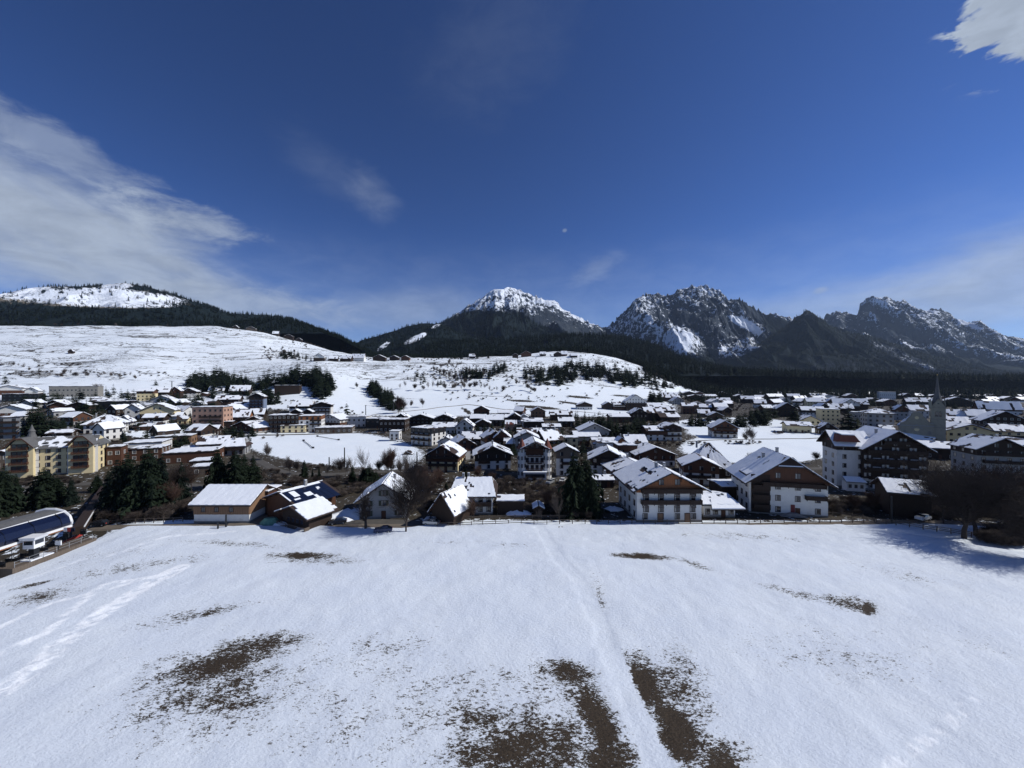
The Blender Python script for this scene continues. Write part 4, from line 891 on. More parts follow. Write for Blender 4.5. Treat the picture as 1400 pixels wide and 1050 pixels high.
# ---- the village: roof left, roof right, ridge row, eave row, base row, roof type, wall, timber storey, storeys
V = [
 (-8, 33, 527, 531, 540, 'g', 'B', 'W', 1, dict()),
 (32, 54, 530, 535, 541, 'g', 'D', 'W', 1, dict()),
 (2, 53, 539, 540, 549, 'f', 'K', None, 2, dict()),
 (67, 135, 536, 537, 550, 'f', 'S', None, 2, dict(Y=430)),
 (109, 148, 543, 549, 557, 'h', 'B', None, 1, dict()),
 (130, 181, 549, 550, 561, 'f', 'K', None, 2, dict()),
 (65, 95, 550, 555, 564, 'g', 'B', None, 1, dict()),
 (90, 124, 550, 555, 564, 'g', 'D', None, 1, dict()),
 (-10, 38, 554, 561, 568, 'g', 'B', 'W', 1, dict()),
 (111, 166, 568, 581, 593, 'h', 'W', None, 2, dict(melt=.5)),
 (-8, 29, 571, 574, 601, 'f', 'G', None, 4, dict(bal=[3,6,9])),
 (62, 101, 588, 592, 599, 's', 'D', None, 1, dict()),
 (37, 56, 588, 592, 599, 'g', 'D', None, 1, dict()),
 (-12, 16, 617, 622, 641, 'g', 'R', None, 2, dict()),
 (144, 167, 612, 614, 637, 'f', 'B', None, 2, dict()),
 (312, 352, 577, 585, 591, 'g', 'W', 'B', 2, dict(rot=-25)),
 (304, 342, 561, 570, 579, 's', 'D', 'O', 2, dict()),
 (262, 306, 557, 561, 586, 'f', 'P', None, 4, dict(bal=[(2.6,.7,.1),(5.4,.7,.1),(8.2,.7,.1)], rot=10)),
 (268, 312, 597, 607, 620, 's', 'G', None, 3, dict()),
 (300, 338, 600, 610, 623, 's', 'G', None, 3, dict(half=.4, bal=[3])),
 (222, 296, 619, 624, 633, 'f', 'B', None, 1, dict()),
 (258, 293, 631, 633, 641, 'f', 'D', None, 1, dict()),
 (260, 292, 639, 641, 650, 'f', 'R', None, 1, dict()),
 (168, 223, 606, 608, 618, 'f', 'W', None, 1, dict()),
 (175, 222, 614, 616, 630, 'f', 'B', None, 2, dict()),
 (211, 263, 597, 600, 607, 'f', 'Y', None, 1, dict()),
 (246, 273, 610, 613, 619, 's', 'B', None, 1, dict()),
 (189, 241, 552, 562, 576, 'g', 'D', 'C', 2, dict(bal=[3])),
 (168, 194, 553, 561, 573, 'g', 'W', None, 2, dict()),
 (158, 181, 569, 578, 586, 'g', 'W', None, 2, dict()),
 (200, 242, 541, 549, 555, 'g', 'B', 'W', 1, dict()),
 (185, 211, 532, 535, 548, 's', 'C', 'B', 3, dict()),
 (207, 232, 530, 536, 546, 's', 'D', None, 2, dict()),
 (230, 248, 529, 535, 545, 'g', 'D', 'B', 2, dict()),
 (246, 270, 531, 536, 544, 'g', 'W', 'D', 2, dict()),
 (258, 279, 549, 554, 562, 'g', 'G', None, 2, dict()),
 (293, 329, 541, 546, 555, 's', 'D', None, 2, dict()),
 (313, 342, 527, 534, 541, 's', 'D', None, 1, dict()),
 (284, 307, 528, 534, 538, 's', 'W', None, 1, dict()),
 (310, 344, 550, 556, 562, 's', 'D', 'W', 2, dict()),
 (302, 318, 577, 580, 587, 'f', 'D', None, 1, dict()),
 (227, 250, 564, 569, 577, 's', 'D', 'W', 2, dict()),
 (194, 226, 566, 571, 582, 's', 'W', 'D', 2, dict()),
 (241, 258, 569, 573, 580, 's', 'C', None, 2, dict()),
 (181, 218, 578, 583, 589, 's', 'B', None, 1, dict()),
 (269, 299, 582, 588, 596, 's', 'D', None, 1, dict()),
 (340, 362, 559, 566, 573, 's', 'D', None, 1, dict()),
 (336, 356, 570, 574, 582, 'g', 'B', None, 2, dict()),
 (339, 362, 538, 543, 562, 'g', 'U', 'D', 5, dict(bal=[3,6,9,12])),
 (375, 410, 527, 530, 540, 'f', 'D', None, 1, dict()),
 (394, 430, 548, 555, 565, 's', 'W', 'D', 2, dict(half=.3)),
 (396, 412, 560, 564, 570, 'g', 'C', 'D', 1, dict()),
 (412, 428, 560, 564, 571, 'g', 'C', 'D', 1, dict()),
 (426, 454, 550, 554, 567, 'g', 'W', 'D', 3, dict(bal=[3,6])),
 (367, 410, 568, 570, 591, 'f', 'D', None, 4, dict(bal=[2.6,5.6,8.6], cols=7)),
 (408, 440, 569, 573, 591, 'f', 'W', 'O', 4, dict(bal=[(5.5,.5,.25),(8.2,.5,.25)])),
 (383, 418, 582, 583, 592, 'f', 'C', None, 2, dict()),
 (437, 466, 567, 574, 584, 'g', 'B', 'W', 2, dict(rot=-20)),
 (430, 482, 585, 586, 592, 'f', 'R', None, 1, dict()),
 (474, 501, 570, 572, 584, 'f', 'W', None, 2, dict()),
 (499, 526, 573, 575, 586, 'f', 'K', None, 2, dict()),
 (518, 554, 574, 576, 590, 'f', 'D', None, 2, dict()),
 (537, 559, 566, 573, 584, 'g', 'D', None, 2, dict()),
 (556, 594, 567, 573, 585, 'g', 'D', None, 3, dict(bal=[3,6])),
 (592, 622, 567, 573, 585, 'g', 'D', None, 3, dict(bal=[3,6])),
 (548, 610, 571, 574, 583, 's', 'D', None, 2, dict()),
 (532, 546, 590, 591, 603, 'f', 'W', None, 3, dict()),
 (557, 595, 586, 590, 609, 'f', 'W', 'K', 4, dict(rot=-28, bal=[3,6])),
 (589, 624, 578, 584, 593, 's', 'W', None, 2, dict()),
 (622, 648, 574, 584, 594, 'g', 'W', None, 2, dict()),
 (649, 671, 574, 580, 590, 'g', 'W', 'D', 3, dict()),
 (663, 689, 568, 574, 583, 's', 'D', None, 2, dict()),
 (630, 659, 591, 600, 609, 's', 'D', None, 2, dict()),
 (661, 693, 590, 600, 614, 'g', 'W', 'B', 3, dict(rot=18)),
 (597, 622, 598, 606, 617, 'g', 'B', 'W', 2, dict()),
 (616, 654, 599, 611, 630, 'g', 'W', 'B', 3, dict(rot=22)),
 (578, 630, 609.5, 625, 645, 'g', 'C', 'B', 3, dict(bal=[(2.6,.95,0),(5.6,.95,0)], rot=-6)),
 (646, 702, 611, 623.5, 643, 'g', 'W', 'D', 3, dict(bal=[(3.2,.3,-.25)], rot=6)),
 (758, 792, 611, 619, 652, 'g', 'W', 'R', 4, dict(bal=[(5,.5,0)])),
 (804, 860, 616, 630, 651, 'g', 'W', 'D', 3, dict(rot=-10, bal=[(3,.5,.1),(5.8,.6,.1)])),
 (829, 854, 634, 637, 653, 'h', 'W', None, 2, dict()),
 (810, 841, 650, 657, 667, 's', 'D', None, 1, dict()),
 (834, 902, 633, 645, 662, 'g', 'W', 'B', 2, dict(rot=4)),
 (867, 926, 612, 623, 639, 'g', 'W', 'B', 2, dict()),
 (844, 872, 610, 613, 634, 'f', 'W', 'B', 2, dict()),
 (931, 987, 627, 639, 664, 'g', 'W', 'B', 3, dict(bal=[(2.9,.7,-.1)])),
 (942, 1006, 606, 641, 652, 'h', 'D', None, 1, dict(melt=.02, rmelt=.55, d=14)),
 (971, 1011, 576, 586.5, 599, 'g', 'W', 'B', 3, dict(bal=[3,(5.8,.6,0)])),
 (883, 915, 583, 589, 603, 's', 'W', 'B', 3, dict()),
 (905, 934, 580, 586, 603, 'g', 'W', 'D', 3, dict(bal=[3,6])),
 (855, 886, 595, 605, 617, 's', 'G', None, 2, dict()),
 (841, 859, 599, 607, 618, 'g', 'O', None, 2, dict()),
 (810, 845, 599, 607, 616, 's', 'W', None, 2, dict()),
 (818, 846, 606, 610, 620, 'f', 'W', None, 1, dict()),
 (784, 822, 590, 597, 608, 's', 'B', 'G', 2, dict()),
 (791, 835, 580, 590, 606, 'g', 'D', 'G', 2, dict()),
 (741, 774, 588, 601, 615, 's', 'D', None, 2, dict(rot=28)),
 (768, 791, 599, 601, 613, 'f', 'C', None, 2, dict()),
 (706, 742, 586, 592, 602, 's', 'G', None, 2, dict()),
 (702, 738, 592, 600, 620, 'g', 'G', None, 3, dict(bal=[3])),
 (674, 699, 590, 600, 617, 'g', 'W', 'B', 3, dict(bal=[3,6])),
 (688, 712, 600, 607, 619, 's', 'D', None, 2, dict()),
 (725, 747, 557.5, 563, 571, 'g', 'Y', None, 2, dict()),
 (752, 784, 562, 567, 575, 's', 'B', None, 2, dict()),
 (763, 786, 571, 576, 584, 's', 'D', None, 2, dict()),
 (741, 768, 580, 584, 593, 's', 'G', None, 2, dict()),
 (712, 743, 572, 576, 583, 's', 'W', None, 2, dict()),
 (716, 744, 577, 581, 588, 'f', 'D', None, 1, dict()),
 (680, 699, 567, 571, 580, 's', 'D', None, 1, dict()),
 (690, 707, 575, 580, 588, 's', 'P', None, 1, dict(roof='roof_red')),
 (710, 723, 567, 571, 580, 'g', 'G', None, 2, dict()),
 (833, 862, 566, 570, 578, 's', 'B', None, 2, dict()),
 (788, 811, 550, 554, 560, 'g', 'W', 'D', 2, dict()),
 (824, 839, 550, 554, 560, 'g', 'D', None, 2, dict()),
 (838, 864, 549, 553, 561, 's', 'B', 'W', 3, dict(bal=[3,6])),
 (855, 884, 540, 549, 562, 'g', 'D', 'W', 4, dict(bal=[3,6,9])),
 (862, 887, 559, 566, 577, 'g', 'D', None, 2, dict()),
 (881, 908, 557, 564, 575, 's', 'D', None, 3, dict()),
 (902, 930, 565, 570, 576, 's', 'D', None, 2, dict()),
 (886, 912, 551, 556, 562, 's', 'W', None, 1, dict()),
 (904, 924, 556, 561, 568, 's', 'D', None, 2, dict()),
 (918, 936, 543, 549, 553, 'g', 'G', None, 2, dict()),
 (904, 930, 537, 543, 550, 's', 'D', None, 2, dict()),
 (932, 954, 551, 555, 566, 's', 'B', None, 3, dict()),
 (968, 990, 564, 569, 575, 'g', 'D', None, 1, dict()),
 (954, 972, 560, 565, 570, 's', 'R', None, 1, dict()),
 (1122, 1149, 560, 563, 581, 'f', 'C', None, 4, dict()),
 (1102, 1129, 544, 549, 559, 's', 'C', None, 3, dict()),
 (1095, 1129, 556, 561, 571, 's', 'W', 'D', 3, dict()),
 (1092, 1124, 569, 576, 585, 'g', 'C', None, 2, dict()),
 (1074, 1112, 577, 582, 592, 's', 'C', None, 1, dict()),
 (1118, 1146, 579, 587, 594, 'g', 'D', None, 1, dict()),
 (1166, 1186, 564, 567, 579, 'f', 'G', None, 2, dict()),
 (1060, 1092, 551, 560, 570, 'g', 'D', None, 2, dict()),
 (1138, 1188, 545, 552, 560, 's', 'D', None, 2, dict()),
 (1149, 1177, 546, 553, 563, 'g', 'D', 'W', 2, dict()),
 (1133, 1168, 552, 558, 565, 's', 'D', None, 2, dict()),
 (1183, 1225, 559.5, 566, 590, 'h', 'G', None, 4, dict(bal=[])),
 (1203, 1230, 582, 587, 592, 's', 'C', None, 1, dict()),
 (1229, 1281, 591, 601, 608, 's', 'D', None, 1, dict()),
 (1243, 1273, 554, 561, 572, 's', 'W', None, 2, dict()),
 (1222, 1244, 554, 561, 574, 'g', 'G', 'B', 3, dict()),
 (1238, 1272, 544, 549, 558, 's', 'D', None, 2, dict()),
 (1290, 1329, 560, 569, 575, 's', 'W', None, 2, dict()),
 (1291, 1330, 570, 578, 587, 's', 'W', None, 3, dict()),
 (1291, 1364, 581, 590.5, 607, 'g', 'C', None, 2, dict(d=18)),
 (1321, 1352, 560, 568, 576, 's', 'W', None, 2, dict()),
 (1325, 1350, 573, 579, 586, 's', 'W', None, 2, dict()),
 (1338, 1410, 563, 577, 594, 'g', 'R', 'D', 3, dict(bal=[3])),
 (1336, 1399, 549, 559, 567, 's', 'W', 'B', 2, dict()),
 (1357, 1428, 581, 590, 604, 's', 'D', 'C', 2, dict()),
 (1330, 1412, 600, 617, 655, 'g', 'G', 'D', 4, dict(rot=-18, bal=[(6,.8,0),(9,.8,0)])),
 (1384, 1460, 604, 612, 656, 'g', 'G', None, 4, dict(rot=-10)),
 (1288, 1330, 543, 549, 556, 'g', 'D', None, 2, dict()),
 (1258, 1313, 604, 613, 628, 's', 'D', None, 1, dict()),
 (1307, 1331, 604, 614, 628, 'g', 'D', None, 1, dict()),
 (1202, 1225, 536, 538, 546, 'f', 'W', None, 2, dict()),
]
for v in V:
    k = dict(v[9]); k.setdefault('melt', random.choice([.05, .15, .28, .42])); k.setdefault('chim', random.choice([0, 1, 1, 2]))
    if v[0] > 1210 or v[4] < 570: k['chim'] = min(1, k['chim'])
    house(v[0], v[1], v[2], v[3], v[4], v[5], v[6], v[7], n=v[8], **k)
# hamlet on the terrace and huts on the slope
for x0, x1, r, e, b, w_, tp in [(428, 444, 483, 488, 494, 'D', 'W'), (449, 462, 486.5, 490, 494, 'D', None), (464, 480, 486, 490, 494.5, 'D', None), (480, 498, 484, 489, 494, 'W', None), (509, 527, 485, 489, 493.5, 'D', None), (532, 545, 486, 489, 493, 'D', None), (548, 560, 486, 489, 493, 'B', None),
       (700, 709, 483, 486, 489.5, 'D', None), (712, 727, 480, 484, 488, 'B', None), (738, 747, 481, 484, 487, 'D', None), (757, 768, 481, 484, 488, 'D', None), (767, 776, 480, 484, 487, 'B', None), (780, 790, 483, 486, 489, 'D', None), (641, 650, 484, 487, 490, 'D', None),
       (372, 381, 453, 456, 459, 'D', None), (388, 401, 457, 460, 464, 'D', None), (404, 413, 462, 464.5, 467, 'D', None), (318, 326, 441, 444, 446, 'D', None), (336, 350, 443, 446, 449, 'R', None), (92, 101, 478, 481, 484, 'D', None)]:
    house(x0, x1, r, e, b, random.choice('gs'), w_, tp, n=1, chim=0, melt=.1, name='farmhouse', cat='farmhouse', group='farm buildings on the snowy slopes')
# far rows below the forest: small houses a few pixels high
rr = random.Random(5)
def far_rows(x0, x1, rows, group):
    for py_, n in rows:
        for i in range(n):
            cx = x0+(x1-x0)*(i+.5+rr.uniform(-.35, .35))/n; b = py_+rr.uniform(-1.2, 1.2); wd = rr.uniform(13, 24)*(1 if py_ > 545 else .8)
            hh = rr.uniform(5, 8.5)*(b-HOR)/26+1.5
            if any(abs(h.cx-cx) < 12 and abs(h.base-b) < 4 for h in HOUSES): continue
            house(cx-wd/2, cx+wd/2, b-hh, b-hh*.62, b, rr.choice('ggss'), rr.choice('WDDBCGWD'), rr.choice([None, 'D', 'B']), n=2, chim=0, melt=rr.choice([0, .05, .15]), cell=3, rot=rr.choice([0, 0, -20, 15]), group=group, d=rr.uniform(9, 13))
far_rows(930, 1200, [(541.5, 13), (546, 11), (551, 11), (557, 9), (564, 6)], 'small houses in the far rows under the forest')
far_rows(1195, 1420, [(540.5, 9), (545, 9), (550, 8), (556, 6)], 'small houses in the far rows under the forest')
far_rows(880, 1060, [(568, 5)], 'small houses in the far rows under the forest')
far_rows(640, 720, [(571, 3), (580, 2)], 'small houses in the far rows under the forest')
far_rows(-5, 330, [(543, 5), (559, 6), (570, 6), (583, 5), (604, 4)], 'small houses among the trees of the left village')

# ------------------------------------------------------------------ turreted inn, church
p = hit(731, 654); inn = empty('turreted_inn', p, 0, 'tall inn with two pointed corner turrets and four brown balconies', 'hotel')
m_ = p.y/F; W_ = 45*m_; hh = (654-612)*m_; rh = (654-606)*m_
mb = MB().use('plaster_white').prism([(-W_/2+2, -3), (W_/2-2, -3), (W_/2-2, hh), (0, rh+.2), (-W_/2+2, hh)], 0, 14); mb.build('wall', inn)
MB().use('wood_brown').prism([(-W_/2+3, hh-2.8), (W_/2-3, hh-2.8), (W_/2-3, hh), (0, rh), (-W_/2+3, hh)], -.12, .1).build('timber_gable', inn)
rb = MB().use('roof_brown'); sb = MB()
for sg in (-1, 1):
    q = [(sg*(W_/2-.6), -1.3, hh-.4), (sg*(W_/2-.6), 14.6, hh-.4), (0, 14.6, rh+.7), (0, -1.3, rh+.7)]; rb.slab(q, .3); snow_slab(sb, *q, th=.22, cell=.8, melt=.15, seed=70+sg)
ro = rb.build('roof', inn); sb.build('snow_cover', ro)
for sg in (-1, 1):
    t = MB().use('plaster_white').prismz([(1.55*math.cos(a), 1.55*math.sin(a)) for a in np.linspace(0, 2*math.pi, 9)[:-1]], -3, hh-.4).use('roof_red').tube((0, 0, hh-.4), (0, 0, hh+1.2), 1.9, 1.1, 8).tube((0, 0, hh+1.2), (0, 0, hh+3.6), 1.1, .05, 8)
    t = t.build('turret', inn, (sg*(W_/2-1.4), .6, 0))
    for k in range(4):
        for a in (-.9, 0, .9): link('window', window_mesh(.55, 1.2, 'frame_brown', split=False)[2], t, (1.5*math.sin(a), -1.5*math.cos(a), 2.0+k*2.9), a)
for k in range(4):
    link('balcony', balcony_mesh(W_-7, 1.2, 'wood_brown', 1.0, gap=True), inn, (0, -.02, 3.1+2.75*k))
    for x in (-2.8, -.9, .9, 2.8): link('window', window_mesh(1.0, 1.6, 'frame_brown')[2], inn, (x, -.13 if k == 3 else -.02, 4.2+2.75*k))
MB().use('plaster_white').box(-W_/2+2, W_/2-2, -2.5, 0, -1, 2.8).use('roof_snow').box(-W_/2+1.8, W_/2-1.8, -2.8, -.05, 2.8, 3.0).use('glass').box(-W_/2+2.6, W_/2-2.6, -2.55, -2.49, .8, 2.2).build('ground_floor_bay', inn)

Yc = 228.; mc = Yc/F; xc = (1281.5-700)*mc; gzc = gz(xc, Yc)
mx = mc*.70
ch = empty('parish_church', (xc, Yc, gzc), R(-40), 'grey baroque village church with curved front gable and tall pointed tower', 'church')
tw = 19.6*mx/2; tz_ = CZ+(HOR-556)*mc-gzc; tp = CZ+(HOR-513)*mc-gzc
mb = MB().use('stone_church').box(-tw, tw, -tw, tw, -3, tz_)
for sg in (-1, 1):
    mb.prism([(-tw-.12, tz_), (tw+.12, tz_), (0, tz_+4.8)], sg*(tw+.12)-.2*(sg > 0)*2, sg*(tw+.12)+.2*(sg < 0)*2)
    vs = [(sg*(tw+.1), -tw-.1, tz_), (sg*(tw+.1), tw+.1, tz_), (sg*(tw+.1), 0, tz_+4.8), (sg*(tw-.3), -tw-.1, tz_), (sg*(tw-.3), tw+.1, tz_), (sg*(tw-.3), 0, tz_+4.8)]
    mb.add(vs, [(0, 1, 2), (5, 4, 3), (0, 3, 4, 1), (1, 4, 5, 2), (2, 5, 3, 0)])
mb.use('stone_grey')
for z in (tz_*.45, tz_-7.5, tz_-.4): mb.box(-tw-.18, tw+.18, -tw-.18, tw+.18, z, z+.35)
twr = mb.build('tower', ch)
sp_ = MB().use('roof_slate'); b = tw*.98; z0 = tz_+.2
ring = [(b*math.cos(math.pi/4*i+math.pi/8)*1.05, b*math.sin(math.pi/4*i+math.pi/8)*1.05) for i in range(8)]
lv = [(1.0, z0), (.62, z0+4.6), (.34, z0+8.2), (.03, tp)]
for (s0, za), (s1, zb_) in zip(lv[:-1], lv[1:]):
    vs = [(x*s0, y*s0, za) for x, y in ring]+[(x*s1, y*s1, zb_) for x, y in ring]; sp_.add(vs, [(i, (i+1) % 8, (i+1) % 8+8, i+8) for i in range(8)])
for sg in (-1, 1):
    sp_.slab([(sg*(tw+.3), -tw-.4, tz_-.1), (0, -tw-.4, tz_+5.1), (0, 0, tz_+5.1), (sg*(tw+.3), 0, tz_-.1)], .15)
spire = sp_.build('spire', ch)
MB().use('metal_dark').tube((0, 0, tp-.3), (0, 0, tp+2.2), .06, .05, 5).box(-.5, .5, -.05, .05, tp+1.3, tp+1.45).use('gold').tube((0, 0, tp), (0, 0, tp+.5), .22, .22, 6).build('cross', spire)
for rzz, lx, ly in ((0, 0, -tw), (-math.pi/2, -tw, 0), (math.pi/2, tw, 0)):
    for k in (-.75, .75):
        o = MB().use('glass').prism([(-.55, 0), (.55, 0), (.55, 2.6), (.38, 3.1), (0, 3.35), (-.38, 3.1), (-.55, 2.6)], -.03, .15).use('stone_grey').box(-.72, -.55, -.1, .1, -.1, 2.7).box(.55, .72, -.1, .1, -.1, 2.7).box(-.8, .8, -.14, .1, -.35, -.1).build('belfry_window', ch)
        c_, s_n = math.cos(rzz), math.sin(rzz); o.location = (lx+k*c_, ly+k*s_n, tz_-5.6); o.rotation_euler = (0, 0, rzz)
MB().use('glass').tube((0, -tw-.16, tz_+1.9), (0, -tw-.1, tz_+1.9), .45, .45, 10).build('gable_opening', ch)
MB().use('stone_church').prismz([(-tw-.9, -tw-.9), (-tw+.3, -tw-.9), (-tw+.3, -tw+.3), (-tw-.9, -tw+.3)], tz_-1, tz_+3.2).cone((-tw-.3, -tw-.3, tz_+3.2), .7, 1.8, 4).build('pinnacle', ch)
# curved facade
fx0, fx1 = (1229-1281.5)*mx, (1276-1281.5)*mx; fc = (1252.5-1281.5)*mx; fb = CZ+(HOR-582)*mc-gzc; ft = CZ+(HOR-563.5)*mc-gzc
L = fc-fx0; Rr = fx1-fc; e = fb
half_ = [(1.0, 0), (.98, .14), (.80, .20), (.66, .30), (.56, .46), (.46, .60), (.36, .70), (.34, .86), (.18, .97), (0, 1)]
poly = [(fc-L, -3), (fc+Rr, -3)]+[(fc+Rr*a, e+(ft-e)*b_) for a, b_ in half_]+[(fc-L*a, e+(ft-e)*b_) for a, b_ in half_[::-1][1:]]
MB().use('stone_church').prism(poly, -3.4, -2.6).build('facade', ch)
mb = MB().use('plaster_grey'); pp = [(fc+Rr*a, e+(ft-e)*b_) for a, b_ in half_]+[(fc-L*a, e+(ft-e)*b_) for a, b_ in half_[::-1][1:]]
for a, b_ in zip(pp[:-1], pp[1:]): mb.slab([(a[0], -3.7, a[1]+.12), (a[0], -2.4, a[1]+.12), (b_[0], -2.4, b_[1]+.12), (b_[0], -3.7, b_[1]+.12)], .35)
mb.box(fc-L, fc+Rr, -3.65, -3.4, e-.5, e-.1)
for a, b_ in (((-2.4, 4.4), (0, 6.6)), ((0, 6.6), (2.4, 4.4)), ((-2.4, 4.4), (2.4, 4.4))):
    mb.slab([(fc+a[0], -3.66, e-6+a[1]), (fc+a[0], -3.4, e-6+a[1]), (fc+b_[0], -3.4, e-6+b_[1]), (fc+b_[0], -3.66, e-6+b_[1])], .3)
mb.build('cornice', ch)
MB().use('frame_brown').prism([(-1.1, 0), (1.1, 0), (1.1, 2.6), (.7, 3.5), (0, 3.9), (-.7, 3.5), (-1.1, 2.6)], -3.45, -3.3).build('portal', ch, (fc, 0, e-9.6))
MB().use('plaster_cream').tube((fc, -3.45, ft-3.6), (fc, -3.38, ft-3.6), .9, .9, 14).tube((fc, -3.45, e-2.6), (fc, -3.38, e-2.6), 1.1, 1.1, 14).build('painted_roundel', ch)
for s2 in (-1, 1): MB().use('stone_grey').prism([(-.8, 0), (.8, 0), (.8, 1.6), (.4, 2.2), (-.4, 2.2), (-.8, 1.6)], -3.5, -3.38).build('niche', ch, (fc+s2*5.2, 0, e-5.5))
MB().use('stone_church').prism([(fc-L+.5, -3), (fc+Rr-.5, -3), (fc+Rr-.5, e-1.5), (fc, ft-1.6), (fc-L+.5, e-1.5)], -2.6, 11).build('nave', ch)
rb = MB().use('roof_slate'); sb = MB()
for q in ([(fc+Rr, -2.5, e-1.6), (fc+Rr, 12, e-1.6), (fc, 12, ft-1.2), (fc, -2.5, ft-1.2)], [(fc-L, -2.5, e-1.6), (fc-L, 12, e-1.6), (fc, 12, ft-1.2), (fc, -2.5, ft-1.2)]):
    rb.slab(q, .3); snow_slab(sb, *q, th=.2, cell=.9, melt=.75, seed=88)
ro = rb.build('nave_roof', ch); sb.build('snow_cover', ro)

# ------------------------------------------------------------------ trees
def conifer_meshes(seed, H_=10., Wd=2.4, lod=0, mt='needles'):
    r = random.Random(seed); tr = MB().use('bark').tube((0, 0, -.6), (0, 0, H_*.96), H_*.016+.04, .02, 6 if lod == 0 else 4, False)
    cr = MB().use(mt); vs = []; fs = []
    lev = {0: 30, 1: 13, 2: 6}[lod]; br = {0: 11, 1: 7, 2: 5}[lod]
    def tri(a, b, c): n = len(vs); vs.extend([a, b, c]); fs.append((n, n+1, n+2))
    off = r.random()*6
    lean = [1+.28*math.sin(off+k*2.1) for k in range(8)]
    for l in range(lev):
        t = (l+r.random()*.6)/lev; z = H_*(.06+.92*t); rad = Wd*((1-t)**.85)*(.72+.5*r.random())+.12
        if r.random() < .12 and lod < 2: rad *= .6
        for k in range(br):
            a = 2*math.pi*(k+r.random()*.8)/br+l*2.4; R_ = rad*(.62+.6*r.random())*lean[int(a*1.27) % 8]; ca, sa = math.cos(a), math.sin(a)
            dr = R_*(.18+.34*r.random())
            tip = (R_*ca, R_*sa, z-dr); wdt = R_*(.30 if lod == 0 else .48)
            if lod == 2:
                tri((wdt*-sa, wdt*ca, z+.10*H_), (wdt*sa, -wdt*ca, z+.10*H_), tip); tri((wdt*-sa*1.2+.3*tip[0], wdt*ca*1.2+.3*tip[1], z-dr*.2), (wdt*sa*1.2+.3*tip[0], -wdt*ca*1.2+.3*tip[1], z-dr*.9), tip)
                continue
            seg = 4 if lod == 0 else 2
            for s in range(seg):
                f0 = (s+.1)/seg; f1 = min(1.05, (s+1.25)/seg)
                for sgn in (-1, 1):
                    ws = wdt*(1.05-f0*.75)*(.7+.6*r.random())
                    p0 = (R_*f0*ca, R_*f0*sa, z-dr*f0**1.4+.03*rad)
                    p1 = (R_*f1*ca, R_*f1*sa, z-dr*f1**1.4)
                    mid = (R_*(f0*.35+f1*.65)*ca-sgn*sa*ws, R_*(f0*.35+f1*.65)*sa+sgn*ca*ws, z-dr*f1**1.4-ws*(.25+.5*r.random()))
                    tri(p0, mid, p1)
                if lod == 0:   # hanging twigs
                    q = (R_*f1*.92*ca+r.uniform(-.1, .1), R_*f1*.92*sa+r.uniform(-.1, .1), z-dr*f1**1.4-rad*(.22+.25*r.random())-.1)
                    tri((R_*f0*ca, R_*f0*sa, z-dr*f0**1.4), (R_*f1*ca, R_*f1*sa, z-dr*f1**1.4), q)
    cr.add(vs, fs)
    return tr.mesh('trunk'), cr.mesh('crown')
CON = {0: [conifer_meshes(s, 10, w_, 0, m) for s, w_, m in ((1, 2.3, 'needles'), (2, 1.9, 'needles_blue'), (3, 2.7, 'needles'), (4, 2.1, 'needles'))],
       1: [conifer_meshes(s+10, 10, w_, 1, m) for s, w_, m in ((1, 2.2, 'needles'), (2, 1.8, 'needles_blue'), (3, 2.6, 'needles'), (4, 2.0, 'needles'), (5, 1.7, 'needles'))]}
def conifer(x, y, z, h, label, group=None, lod=None, v=None, name='spruce_tree', wf=1.0, cat='tree'):
    lod = (0 if y < 175 else 1) if lod is None else lod
    v = random.randrange(len(CON[lod])) if v is None else v
    tm, cm = CON[lod][v]
    r = empty(name, (x, y, z), random.random()*6.28, label, cat, group); s = h/10; r.scale = (s*wf, s*wf, s)
    if y < 330: link('trunk', tm, r); link('crown', cm, r)
    else: link('crown', cm, r)
    return r
def tree_at(px_, base, hpx, label, group=None, wf=1.0, v=None, Y=None, lod=None):
    p = hit(px_, base)
    if Y: x = (px_-700)/F*Y; p = Vector((x, Y, gz(x, Y)))
    return conifer(p.x, p.y, p.z-.2, hpx*p.y/F, label, group, v=v, wf=wf, lod=lod)
for a in [(5, 704, 70, 'ragged dark spruce cut by the left edge above the lift station', 1.0, 2), (60, 692, 56, 'broad olive-green pine in front of the yellow hotel', 1.5, 2), (78, 690, 42, 'shorter pine right of the broad pine below the yellow hotel', 1.3, 0),
          (97, 690, 40, 'slim spruce standing right of the two pines below the yellow hotel', 1.1, 1), (133, 672, 26, 'small lone spruce at the right corner of the yellow hotel', 1.3, 0),
          (22, 690, 45, 'spruce between the cut spruce and the broad pine', 1.1, 3)]:
    tree_at(a[0], a[1], a[2], a[3], None, a[4], a[5])
for px_, b, h_, w_ in [(148, 702, 62, 1.1), (160, 706, 82, 1.15), (174, 703, 88, 1.0), (187, 706, 76, 1.25), (203, 704, 98, 1.0), (214, 701, 72, 1.2), (222, 700, 84, .9), (168, 694, 64, 1.2), (196, 694, 70, 1.1)]:
    tree_at(px_, b, h_, 'tall dark spruce in the dense grove between yellow hotel and long barn', 'spruces of the grove beside the long barn', w_)
tree_at(248, 690, 62, 'thin spruce right of the dense grove, before the snowy flat roofs', None, .9, 1)
tree_at(297, 668, 60, 'dark spruce behind the long barn, left of a wider one'); tree_at(322, 668, 54, 'wide dark spruce right behind the roof of the long barn', None, 1.4, 2)
tree_at(334, 664, 46, 'shaded spruce just left of the solar panel roof', None, 1.3); tree_at(346, 662, 42, 'spruce touching the top of the solar panel roof', None, 1.2)
tree_at(482, 661, 27, 'small pointed spruce standing alone by the stream below the meadow', None, 1.1, 3)
for px_, b, h_ in ((416, 654, 27), (427, 655, 15), (436, 655, 17)): tree_at(px_, b, h_, 'little spruce in the row above the solar panel roof', 'little spruces above the solar barn')
